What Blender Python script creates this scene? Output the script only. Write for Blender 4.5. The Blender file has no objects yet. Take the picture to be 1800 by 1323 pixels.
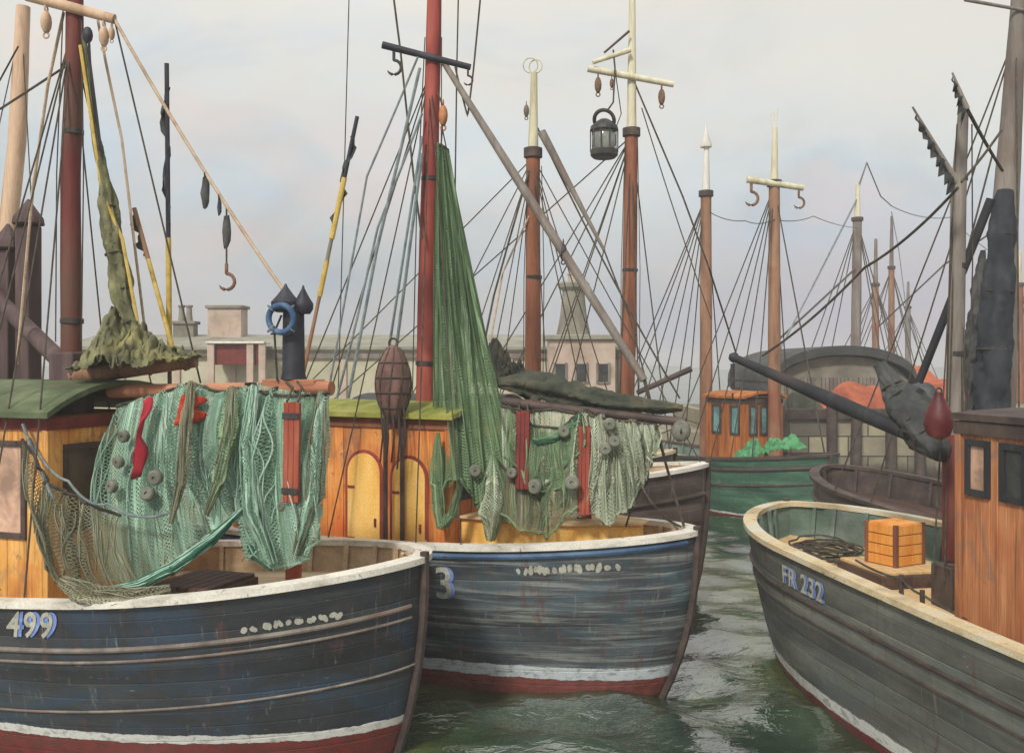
import bpy, bmesh, math, random
import numpy as np
from mathutils import Vector as V, Matrix as MX, noise as NZ
random.seed(7)
PI = math.pi
SC = bpy.context.scene
COL = SC.collection
F, U0, V0, H = 1700.0, 900.0, 640.0, 4.5      # focal length in photo pixels, horizon pixel, eye height

def P(u, v, Y):
    return V(((u-U0)/F*Y, Y, H-(v-V0)/F*Y))

def lin(c, k=1.0):
    return tuple(k*((x/255/12.92) if x/255 <= .04045 else ((x/255+.055)/1.055)**2.4) for x in c) + (1.0,)

# ------------------------------------------------------------------ materials
class NT:
    def __init__(s, name):
        s.m = bpy.data.materials.new(name); s.m.use_nodes = True
        s.t = s.m.node_tree; s.t.nodes.clear()
        s.out = s.n('ShaderNodeOutputMaterial'); s.b = s.n('ShaderNodeBsdfPrincipled')
        s.l(s.b.outputs[0], s.out.inputs['Surface'])
        s.tc = s.n('ShaderNodeTexCoord')
    def n(s, t, **kw):
        o = s.t.nodes.new(t)
        for k, v in kw.items(): setattr(o, k, v)
        return o
    def l(s, a, b): s.t.links.new(a, b)
    def noise(s, scale=(1, 1, 1), sc=1.0, detail=6, rough=.6, dist=0.0, src='Object', off=0.0):
        mp = s.n('ShaderNodeMapping'); mp.inputs['Scale'].default_value = scale
        mp.inputs['Location'].default_value = (off, off*1.7, off*.6)
        s.l(s.tc.outputs[src], mp.inputs['Vector'])
        z = s.n('ShaderNodeTexNoise'); z.inputs['Scale'].default_value = sc
        z.inputs['Detail'].default_value = detail; z.inputs['Roughness'].default_value = rough
        z.inputs['Distortion'].default_value = dist
        s.l(mp.outputs[0], z.inputs['Vector']); return z.outputs['Fac']
    def ramp(s, fac, stops, interp='LINEAR'):
        r = s.n('ShaderNodeValToRGB'); r.color_ramp.interpolation = interp
        e = r.color_ramp.elements
        while len(e) < len(stops): e.new(.5)
        for i, (p, c) in enumerate(stops):
            e[i].position = p; e[i].color = c if len(c) == 4 else c+(1,)
        s.l(fac, r.inputs[0]); return r.outputs[0]
    def mix(s, fac, a, b, mode='MIX'):
        x = s.n('ShaderNodeMix', data_type='RGBA', blend_type=mode)
        for sock, val in ((x.inputs[0], fac), (x.inputs[6], a), (x.inputs[7], b)):
            if hasattr(val, 'links'): s.l(val, sock)
            else: sock.default_value = val
        return x.outputs[2]
    def math(s, op, a, b=0.0, c=0.0):
        x = s.n('ShaderNodeMath', operation=op)
        for sock, val in zip(x.inputs, (a, b, c)):
            if hasattr(val, 'links'): s.l(val, sock)
            else: sock.default_value = val
        return x.outputs[0]
    def bump(s, h, strength=.3, dist=.01):
        b = s.n('ShaderNodeBump'); b.inputs['Strength'].default_value = strength
        b.inputs['Distance'].default_value = dist
        s.l(h, b.inputs['Height']); s.l(b.outputs[0], s.b.inputs['Normal'])

G = lambda v: (v, v, v, 1)
def mottled(name, cols, scale=(1, 1, 1), sc=2.0, rough=.75, bump=.35, wear=None, wear_at=.66, tint=None, off=0.0, grain=(1, 1, 1), gsc=40, spec=.35, stain=None):
    """paint, wood or cloth with blotches of several of its own tones, fine grain and worn patches"""
    m = NT(name)
    n = len(cols)
    f = m.noise(scale, sc, 7, .62, .4, off=off)
    st = [(.30+.40*i/max(1, n-1), lin(c)) for i, c in enumerate(cols)]
    c = m.ramp(f, st)
    if tint:
        f2 = m.noise((1, 1, 1), .9, 3, .5, .3, off=off+7)
        c = m.mix(m.ramp(f2, [(.52, G(0)), (.68, G(.85))]), c, lin(tint))
    fg = m.noise(grain, gsc, 4, .7, off=off+3)
    c = m.mix(.55, c, m.ramp(fg, [(.25, G(.55)), (.75, G(1.25))]), 'MULTIPLY')
    if wear:
        fw = m.noise((1, 1, 1), 5.5, 9, .72, .6, off=off+11)
        c = m.mix(m.ramp(fw, [(wear_at, G(0)), (wear_at+.05, G(1))]), c, lin(wear))
    if stain:
        fv = m.noise((5, 5, .22), 2.0, 7, .7, .3, off=off+17)
        c = m.mix(m.ramp(fv, [(.50, G(0)), (.68, G(.7))]), c, lin(stain))
        fb = m.noise((1, 1, .7), 2.2, 8, .68, .8, off=off+23)
        c = m.mix(m.ramp(fb, [(.54, G(0)), (.62, G(.5))]), c, lin(tuple(int(x*.55+70) for x in stain)))
    m.l(c, m.b.inputs['Base Color'])
    rr = m.ramp(fg, [(.2, G(max(0, rough-.12))), (.8, G(min(1, rough+.12)))])
    m.l(rr, m.b.inputs['Roughness'])
    m.b.inputs['Specular IOR Level'].default_value = spec
    m.bump(fg, bump, .012)
    return m.m

def wood(name, cols, axis='z', rough=.7, off=0.0, wear=None, tint=None, bump=.5, stain=None):
    g = {'z': (1, 1, .06), 'x': (.06, 1, 1), 'y': (1, .06, 1)}[axis]
    s = {'z': (1, 1, .14), 'x': (.14, 1, 1), 'y': (1, .14, 1)}[axis]
    return mottled(name, cols, s, 4.0, rough, bump, wear, .68, tint, off, g, 55, .35, stain)

def hull_mat(name, cols, tint, zr, zw, red=(122, 42, 34), white=(206, 206, 200), planks=13, rust=(96, 52, 38), off=0.0, lightband=None):
    m = NT(name)
    sep = m.n('ShaderNodeSeparateXYZ'); m.l(m.tc.outputs['Object'], sep.inputs[0])
    uvs = m.n('ShaderNodeSeparateXYZ'); m.l(m.tc.outputs['UV'], uvs.inputs[0])
    z = sep.outputs[2]
    f = m.noise((.22, .22, 1.3), 2.3, 7, .65, .5, off=off)
    c = m.ramp(f, [(.3+.4*i/(len(cols)-1), lin(q)) for i, q in enumerate(cols)])
    f2 = m.noise((.6, .6, 1.0), 1.1, 10, .72, 1.2, off=off+5)
    c = m.mix(m.ramp(f2, [(.49, G(0)), (.60, G(.7))]), c, lin(tint))
    pv = m.math('MULTIPLY', uvs.outputs[1], planks)
    wn = m.n('ShaderNodeTexWhiteNoise', noise_dimensions='1D'); m.l(m.math('FLOOR', pv), wn.inputs['W'])
    c = m.mix(.75, c, m.ramp(wn.outputs['Value'], [(0, G(.62)), (1, G(1.45))]), 'MULTIPLY')
    if lightband:
        lb = m.noise((.25, .25, 5), 2.2, 8, .7, .3, off=off+2)
        c = m.mix(m.ramp(lb, [(.50, G(0)), (.64, G(.8))]), c, lin(lightband))
    fr = m.noise((1, 1, .25), 3.0, 9, .75, .6, off=off+9)                      # rust weeps and knocks
    c = m.mix(m.ramp(fr, [(.58, G(0)), (.66, G(.8))]), c, lin(rust))
    fs = m.noise((.4, .4, 3), 9, 9, .8, .2, off=off+21)                        # pale scuffs
    c = m.mix(m.ramp(fs, [(.63, G(0)), (.66, G(.75))]), c, lin((150, 152, 146)))
    wob = m.math('MULTIPLY_ADD', m.noise((1, 1, 1), 4, 6, .7, .0, off=off+4), .09, -.045)
    fv = m.noise((4.5, 4.5, .16), 2.2, 6, .7, .2, off=off+31)                  # weeps running down from the rail and fastenings
    c = m.mix(m.ramp(fv, [(.57, G(0)), (.70, G(.55))]), c, lin(rust))
    fw2 = m.noise((5, 5, .2), 2.6, 6, .7, .2, off=off+37)
    c = m.mix(m.ramp(fw2, [(.60, G(0)), (.72, G(.45))]), c, lin((150, 152, 146)))
    zz = m.math('ADD', z, wob)
    wm = m.noise((1, 1, 1.5), 7, 8, .75, .3, off=off+13)
    wcol = m.mix(m.ramp(wm, [(.5, G(0)), (.66, G(1))]), lin(white), lin((112, 120, 118)))
    rcol = m.mix(m.ramp(wm, [(.36, G(0)), (.6, G(1))]), lin((86, 44, 38)), lin(red))
    c = m.mix(m.math('LESS_THAN', zz, zw), c, wcol)
    c = m.mix(m.math('LESS_THAN', zz, zr), c, rcol)
    weed = m.ramp(m.math('ADD', z, m.math('MULTIPLY', wm, .12)), [(.10, G(.85)), (.17, G(0))])
    c = m.mix(weed, c, lin((48, 56, 38)))
    fg = m.noise((.15, .15, 1), 60, 4, .7, off=off)
    c = m.mix(.4, c, m.ramp(fg, [(.25, G(.6)), (.75, G(1.2))]), 'MULTIPLY')
    m.l(c, m.b.inputs['Base Color'])
    m.l(m.ramp(fr, [(.3, G(.38)), (.7, G(.75))]), m.b.inputs['Roughness'])
    fr_ = m.math('FRACT', pv)
    groove = m.ramp(fr_, [(0, G(0)), (.07, G(1)), (.93, G(1)), (1, G(0))])
    hsum = m.math('MULTIPLY_ADD', fg, .25, groove)
    m.bump(hsum, .38, .012)
    return m.m

def net_mat(name, cols, per=.03, thick=.30, off=0.0, dark=(52, 66, 56)):
    m = NT(name)
    mp = m.n('ShaderNodeMapping'); mp.inputs['Rotation'].default_value = (0, 0, PI/4)
    mp.inputs['Scale'].default_value = (1/per, 1/per, 1)
    m.l(m.tc.outputs['UV'], mp.inputs['Vector'])
    dn = m.n('ShaderNodeTexNoise'); dn.inputs['Scale'].default_value = 3.2; dn.inputs['Detail'].default_value = 4; m.l(m.tc.outputs['UV'], dn.inputs['Vector'])
    ad = m.n('ShaderNodeVectorMath', operation='MULTIPLY_ADD')
    m.l(dn.outputs['Color'], ad.inputs[0]); ad.inputs[1].default_value = (3.2, 3.2, 0); m.l(mp.outputs[0], ad.inputs[2])
    sp = m.n('ShaderNodeSeparateXYZ'); m.l(ad.outputs[0], sp.inputs[0])
    a = m.math('LESS_THAN', m.math('FRACT', sp.outputs[0]), thick)
    b = m.math('LESS_THAN', m.math('FRACT', sp.outputs[1]), thick)
    al = m.math('MAXIMUM', a, b)
    bunch = m.noise((6, .35, 1), 1.4, 5, .6, .3, 'UV', off)                     # where the net is gathered it is solid
    al = m.math('MAXIMUM', al, m.math('GREATER_THAN', bunch, .60))
    m.l(al, m.b.inputs['Alpha'])
    f = m.noise((7, .45, 1), 1.5, 6, .65, .4, 'UV', off+2)
    c = m.ramp(f, [(.3, lin(cols[0])), (.5, lin(cols[1])), (.7, lin(cols[2]))])
    f2 = m.noise((2.2, .5, 1), .8, 4, .6, .5, 'UV', off+5)
    c = m.mix(m.ramp(f2, [(.55, G(0)), (.7, G(.8))]), c, lin(dark))
    fg = m.noise((1, 1, 1), 90, 3, .7, 0, 'UV')
    c = m.mix(.5, c, m.ramp(fg, [(.3, G(.55)), (.7, G(1.3))]), 'MULTIPLY')
    f3 = m.noise((16, .3, 1), 1.6, 5, .7, .5, 'UV', off+8)
    c = m.mix(.8, c, m.ramp(f3, [(.32, G(.42)), (.5, G(1)), (.7, G(1.5))]), 'MULTIPLY')
    m.l(c, m.b.inputs['Base Color']); m.b.inputs['Roughness'].default_value = .9
    m.b.inputs['Specular IOR Level'].default_value = .15
    m.bump(fg, .6, .01)
    return m.m

M = {}
M['hull_black'] = hull_mat('hull black blue', [(30, 33, 35), (42, 47, 50), (60, 64, 64)], (38, 60, 80), .42, .52, planks=15, off=1, rust=(84, 56, 50))
M['hull_slate'] = hull_mat('hull slate', [(42, 44, 46), (58, 64, 68), (90, 98, 100)], (60, 82, 92), .33, .50, off=4, red=(128, 66, 58), lightband=(138, 144, 138), white=(188, 196, 200))
M['hull_grey'] = hull_mat('hull grey', [(64, 64, 58), (90, 92, 84), (118, 120, 110)], (84, 90, 88), .20, .36, red=(112, 30, 32), off=8, rust=(88, 48, 42))
M['hull_brown'] = hull_mat('hull brown', [(62, 50, 46), (88, 74, 70), (104, 92, 84)], (76, 62, 58), .2, .3, off=12)
M['hull_green'] = hull_mat('hull green', [(34, 62, 48), (52, 92, 70), (90, 128, 104)], (40, 72, 56), .15, .2, off=15, rust=(56, 66, 52))
M['hull_far'] = hull_mat('hull weathered', [(84, 84, 80), (110, 110, 104), (130, 126, 116)], (100, 92, 84), .2, .3, off=18)
M['rail'] = mottled('pale rail paint', [(172, 166, 152), (216, 212, 200), (232, 228, 216)], (.4, .4, 1), 5, .6, .3, (112, 100, 84), .6, off=2)
M['rail_tan'] = mottled('worn tan rail', [(168, 150, 118), (206, 188, 150), (200, 202, 190)], (.5, .5, 1), 4, .65, .3, (98, 88, 74), .62, off=3)
M['bulwark'] = mottled('bulwark inside', [(150, 122, 98), (190, 164, 132), (212, 192, 162)], (.5, .5, 1), 3, .75, .35, (146, 52, 40), .64, off=5)
M['bulwark_green'] = mottled('bulwark green', [(70, 88, 80), (96, 116, 104), (126, 138, 134)], (.5, .5, 1), 2.5, .75, .35, (96, 78, 70), .62, off=9)
M['deck'] = wood('deck boards', [(156, 138, 110), (196, 178, 146), (214, 198, 168)], 'x', off=1, wear=(104, 84, 66))
M['deck_tan'] = wood('deck tan', [(168, 136, 92), (208, 176, 126), (222, 194, 148)], 'x', off=6, wear=(150, 96, 66))
M['deck_dark'] = wood('hatch dark', [(50, 36, 32), (74, 54, 46), (100, 76, 64)], 'x', off=3)
M['orange'] = mottled('orange cabin paint', [(204, 132, 58), (232, 170, 88), (242, 190, 112)], (1, 1, .35), 2.2, .6, .3, (128, 84, 58), .61, (196, 104, 48), 1, (1, 1, .1), 40, .35, (112, 78, 50))
M['orange_deep'] = mottled('deep orange cabin paint', [(200, 104, 50), (226, 142, 70), (238, 172, 100)], (1, 1, .35), 2.0, .6, .3, (140, 72, 48), .62, (206, 92, 42), 4, (1, 1, .1), 40, .35, (122, 70, 46))
M['yellow'] = mottled('yellow door paint', [(234, 168, 74), (246, 196, 104), (250, 212, 132)], (1, 1, .4), 2.4, .55, .25, (176, 104, 48), .68, off=6)
M['pink'] = mottled('faded pink paint', [(170, 92, 76), (192, 124, 96), (190, 158, 84)], (1, 1, .5), 1.8, .65, .3, (120, 78, 62), .68, off=2)
M['brown_ply'] = wood('planked brown cabin', [(150, 92, 58), (188, 124, 80), (206, 152, 106)], 'z', off=8, tint=(170, 92, 56), stain=(96, 62, 46))
M['rust_house'] = wood('rust brown cabin', [(130, 72, 36), (182, 106, 46), (202, 134, 70)], 'z', off=12)
M['roof_green'] = mottled('green roof felt', [(62, 72, 50), (88, 100, 70), (120, 128, 100)], (1, 1, 1), 1.6, .85, .4, (136, 134, 112), .68, (98, 92, 66), 3)
M['roof_lime'] = mottled('lime roof paint', [(104, 112, 44), (138, 142, 58), (168, 164, 92)], (1, 1, 1), 1.8, .8, .4, (120, 96, 58), .66, off=5)
M['trim_red'] = mottled('dark red trim', [(84, 24, 22), (112, 38, 32), (134, 54, 44)], (1, 1, 1), 3, .6, .3, (70, 44, 38), .66)
M['trim_dark'] = mottled('dark trim', [(52, 44, 42), (74, 62, 58), (96, 80, 70)], (1, 1, 1), 3, .65, .3, (120, 84, 60), .7, off=4)
M['mast_red'] = wood('red brown spar', [(76, 34, 32), (104, 46, 42), (124, 64, 56)], off=1, wear=(84, 66, 56), tint=(98, 72, 58))
M['mast_crimson'] = wood('crimson spar', [(116, 44, 40), (150, 64, 56), (168, 88, 74)], off=5, wear=(110, 60, 46), tint=(110, 42, 40))
M['mast_rust'] = wood('rust spar', [(98, 62, 48), (142, 88, 62), (168, 112, 84)], off=9, wear=(92, 62, 48), tint=(116, 74, 56))
M['mast_brown'] = wood('brown spar', [(104, 78, 60), (146, 108, 82), (168, 132, 104)], off=13, wear=(104, 84, 70), tint=(138, 82, 58))
M['mast_tan'] = wood('tan spar', [(164, 134, 108), (202, 170, 140), (214, 186, 156)], off=17, wear=(150, 122, 98))
M['mast_grey'] = wood('grey spar', [(92, 86, 80), (124, 116, 108), (146, 138, 128)], off=21, wear=(84, 74, 66), tint=(112, 92, 82))
M['cream'] = wood('cream spar paint', [(170, 162, 130), (208, 202, 172), (222, 218, 198)], off=25, wear=(140, 126, 98))
M['white_spar'] = wood('white spar paint', [(188, 188, 178), (220, 218, 208), (232, 230, 222)], off=29, wear=(150, 144, 130))
M['purple_post'] = wood('purple brown post', [(62, 48, 50), (84, 66, 66), (104, 86, 82)], off=33)
M['slate'] = mottled('slate iron paint', [(30, 31, 40), (42, 44, 54), (60, 62, 70)], (1, 1, 1), 3, .55, .35, (92, 66, 56), .69, off=6)
M['rope'] = mottled('dark rope', [(52, 48, 42), (74, 68, 58), (96, 88, 74)], (1, 1, 1), 8, .9, .5)
M['rope_grey'] = mottled('blue grey rope', [(92, 104, 108), (120, 132, 134), (144, 150, 148)], (1, 1, 1), 6, .9, .5)
M['rope_tan'] = mottled('tan rope', [(150, 128, 104), (182, 160, 134), (196, 178, 154)], (1, 1, 1), 6, .9, .5)
M['rope_yellow'] = mottled('yellow rope', [(158, 130, 56), (196, 168, 84), (208, 188, 116)], (1, 1, 1), 5, .85, .4)
M['block'] = mottled('block wood', [(84, 62, 48), (120, 90, 68), (150, 116, 90)], (1, 1, 1), 6, .7, .4)
M['block_orange'] = mottled('orange block', [(150, 92, 58), (188, 124, 82), (206, 150, 108)], (1, 1, 1), 8, .7, .4)
M['canvas_olive'] = mottled('olive canvas', [(72, 72, 54), (108, 108, 78), (146, 144, 104)], (1, 1, .6), 4, .9, .8, (60, 60, 50), .58, (158, 148, 92), 3)
M['canvas_dark'] = mottled('dark canvas', [(46, 48, 50), (66, 68, 68), (92, 92, 90)], (1, 1, .6), 2.5, .9, .5, off=7)
M['canvas_slate'] = mottled('slate canvas', [(36, 38, 44), (50, 54, 60), (70, 72, 76)], (1, 1, .5), 2.5, .85, .5, off=9)
M['canvas_black_green'] = mottled('black green canvas', [(46, 52, 44), (66, 70, 58), (94, 88, 70)], (1, 1, .6), 2.5, .85, .5, (82, 58, 50), .6, off=9)
M['canvas_blue'] = mottled('blue canvas', [(44, 62, 118), (66, 88, 152), (104, 120, 168)], (1, 1, 1), 3, .85, .4, off=2)
M['canvas_red'] = mottled('rust red canvas', [(128, 66, 46), (166, 90, 62), (184, 112, 82)], (1, 1, 1), 2, .85, .4, (120, 84, 66), .64, off=2)
M['net_mint'] = net_mat('mint net', [(96, 134, 114), (150, 186, 162), (188, 212, 196)], off=1, dark=(96, 104, 88))
M['net_green'] = net_mat('green net', [(84, 104, 78), (116, 144, 104), (144, 170, 134)], off=6, dark=(58, 74, 54))
M['net_pale'] = net_mat('pale green net', [(130, 138, 116), (168, 178, 154), (196, 202, 180)], off=11, dark=(104, 104, 82))
M['net_olive'] = net_mat('olive net', [(92, 92, 70), (126, 124, 98), (150, 150, 128)], off=16, dark=(80, 84, 60), thick=.3)
M['tw_mint'] = mottled('mint twine', [(86, 102, 90), (146, 180, 160), (196, 214, 202)], (1, 1, .1), 3, .9, .4)
M['tw_green'] = mottled('green twine', [(52, 64, 48), (100, 126, 90), (140, 164, 128)], (1, 1, .1), 3, .9, .4)
M['tw_pale'] = mottled('pale twine', [(96, 104, 84), (150, 162, 136), (186, 194, 170)], (1, 1, .1), 3, .9, .4)
M['tw_olive'] = mottled('olive twine', [(72, 72, 56), (118, 118, 96), (150, 148, 128)], (1, 1, .1), 3, .9, .4)
M['teal_rope'] = mottled('teal rope', [(28, 66, 54), (42, 92, 74), (66, 116, 96)], (1, 1, 1), 5, .85, .5)
M['float'] = mottled('grey cork float', [(82, 86, 76), (112, 114, 102), (136, 136, 122)], (1, 1, 1), 5, .85, .4, (88, 76, 64), .64)
M['red_cloth'] = mottled('red cloth', [(140, 26, 44), (178, 40, 58), (190, 76, 82)], (1, 1, .5), 3, .85, .4)
M['red_cloth2'] = mottled('orange red cloth', [(158, 44, 26), (190, 62, 36), (196, 96, 66)], (1, 1, .5), 3, .85, .4)
M['rust_board'] = wood('rust red board', [(108, 44, 32), (142, 62, 44), (164, 92, 68)], off=41, wear=(196, 184, 164))
M['rust_beam'] = wood('rust beam', [(130, 84, 62), (176, 118, 88), (192, 142, 112)], 'x', off=45, wear=(98, 66, 54))
M['fender'] = mottled('brown rope fender', [(78, 56, 52), (112, 84, 78), (146, 116, 106)], (1, 1, .5), 4, .9, .6)
M['buoy_red'] = mottled('maroon buoy', [(70, 26, 26), (96, 38, 36), (118, 62, 54)], (1, 1, 1), 3, .5, .3, (82, 60, 54), .68)
M['ring_blue'] = mottled('blue ring', [(36, 62, 92), (56, 86, 120), (92, 120, 146)], (1, 1, 1), 4, .6, .3, (176, 178, 170), .67)
M['crate'] = wood('orange crate', [(186, 108, 40), (220, 146, 62), (232, 168, 88)], off=50, wear=(132, 78, 46))
M['paint_grey'] = mottled('grey lettering', [(140, 140, 128), (166, 166, 152), (184, 184, 172)], (1, 1, 1), 9, .6, .2, (96, 98, 96), .62)
M['paint_blue'] = mottled('blue lettering', [(88, 112, 176), (112, 138, 200), (140, 162, 212)], (1, 1, 1), 9, .6, .2, (80, 90, 120), .64)
M['iron'] = mottled('dark iron', [(38, 38, 38), (56, 54, 52), (82, 72, 66)], (1, 1, 1), 6, .55, .35, (96, 62, 48), .64)
M['buff'] = mottled('buff render', [(160, 156, 134), (186, 182, 158), (200, 196, 176)], (1, 1, 1), .5, .85, .35, (140, 134, 112), .62, (172, 172, 140), 3)
M['buff_pink'] = mottled('pinkish buff render', [(150, 134, 118), (184, 164, 148), (194, 180, 166)], (1, 1, 1), 1.2, .85, .35, (124, 112, 98), .62)
M['grey_brick'] = mottled('grey brown brick', [(104, 100, 88), (130, 126, 112), (148, 142, 128)], (1, 1, 1), 1.2, .85, .4, (92, 84, 74), .6)
M['roof_slate'] = mottled('slate roof', [(120, 120, 110), (142, 140, 126), (160, 156, 140)], (1, 1, 1), 1, .8, .4, off=4)
M['roof_dark'] = mottled('tarred roof', [(44, 46, 46), (64, 66, 66), (86, 86, 82)], (1, 1, 1), 1, .8, .4, off=5)
M['roof_red'] = mottled('red tile roof', [(140, 70, 46), (176, 94, 62), (190, 116, 84)], (1, 1, 1), 1, .8, .4, off=6)
M['ground'] = mottled('quay paving', [(120, 114, 100), (146, 140, 124), (160, 154, 138)], (1, 1, 1), .8, .85, .4)
M['bush'] = mottled('leaf green net', [(54, 110, 72), (82, 148, 96), (108, 160, 140)], (1, 1, 1), 5, .85, .4)

def glass_mat(name, c):
    m = NT(name); f = m.noise((1, 1, 1), 2.5, 4, .6, .5)
    m.l(m.ramp(f, [(.35, lin(c)), (.65, lin(tuple(int(x*1.5) for x in c)))]), m.b.inputs['Base Color'])
    m.b.inputs['Roughness'].default_value = .12; m.b.inputs['Specular IOR Level'].default_value = .6
    return m.m
M['spar_slate'] = wood('slate spar', [(26, 28, 32), (40, 42, 46), (62, 62, 62)], off=60, wear=(104, 88, 78), tint=(62, 54, 54))
M['blue_strake'] = mottled('blue strake paint', [(44, 66, 92), (62, 90, 122), (92, 120, 146)], (.4, .4, 1), 4, .55, .3, (66, 70, 72), .6)
M['glass'] = glass_mat('dark glass', (44, 46, 46))
M['glass_teal'] = glass_mat('teal glass', (84, 118, 116))
M['glass_grey'] = glass_mat('pale lamp glass', (112, 116, 108))
M['glass_warm'] = glass_mat('warm curtain glass', (150, 122, 104))

def stone_mat():
    m = NT('quay blocks')
    br = m.n('ShaderNodeTexBrick'); br.inputs['Scale'].default_value = 1.0
    br.inputs['Brick Width'].default_value = 1.35; br.inputs['Row Height'].default_value = .68
    br.inputs['Mortar Size'].default_value = .022; br.inputs['Bias'].default_value = 0
    br.inputs['Color1'].default_value = lin((168, 160, 134)); br.inputs['Color2'].default_value = lin((108, 102, 90))
    br.inputs['Mortar'].default_value = lin((66, 60, 52))
    mp = m.n('ShaderNodeMapping'); mp.inputs['Rotation'].default_value = (-PI/2, 0, 0)
    m.l(m.tc.outputs['Object'], mp.inputs['Vector'])
    dn = m.noise((1, 1, 1), 3, 3, .5)
    m.l(mp.outputs[0], br.inputs['Vector'])
    f = m.noise((1, 1, 1), 1.1, 8, .7, .5)
    c = m.mix(.7, br.outputs['Color'], m.ramp(f, [(.3, G(.55)), (.7, G(1.3))]), 'MULTIPLY')
    sp = m.n('ShaderNodeSeparateXYZ'); m.l(m.tc.outputs['Object'], sp.inputs[0])
    zz = m.math('MULTIPLY_ADD', f, .7, sp.outputs[2])
    wet = m.ramp(m.math('MULTIPLY', zz, .5), [(.58, G(1)), (.74, G(0))])            # tide-line weed and damp
    c = m.mix(wet, c, lin((62, 52, 46)))
    m.l(c, m.b.inputs['Base Color']); m.b.inputs['Roughness'].default_value = .85
    h = m.math('MULTIPLY_ADD', f, .6, m.math('SUBTRACT', 1.0, br.outputs['Fac']))
    m.bump(h, .6, .03)
    return m.m
M['stone'] = stone_mat()

def water_mat():
    m = NT('harbour water')
    f = m.noise((1, .45, 1), .35, 5, .6, .6)
    c = m.ramp(f, [(.35, lin((22, 40, 34))), (.5, lin((44, 64, 42))), (.68, lin((84, 94, 48)))])
    m.l(c, m.b.inputs['Base Color'])
    m.b.inputs['Roughness'].default_value = .015; m.b.inputs['IOR'].default_value = 3.2
    n1 = m.noise((1, 2.2, 1), 4.0, 3, .6, .5)
    m.bump(n1, .42, .06)
    return m.m
M['water'] = water_mat()

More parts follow.
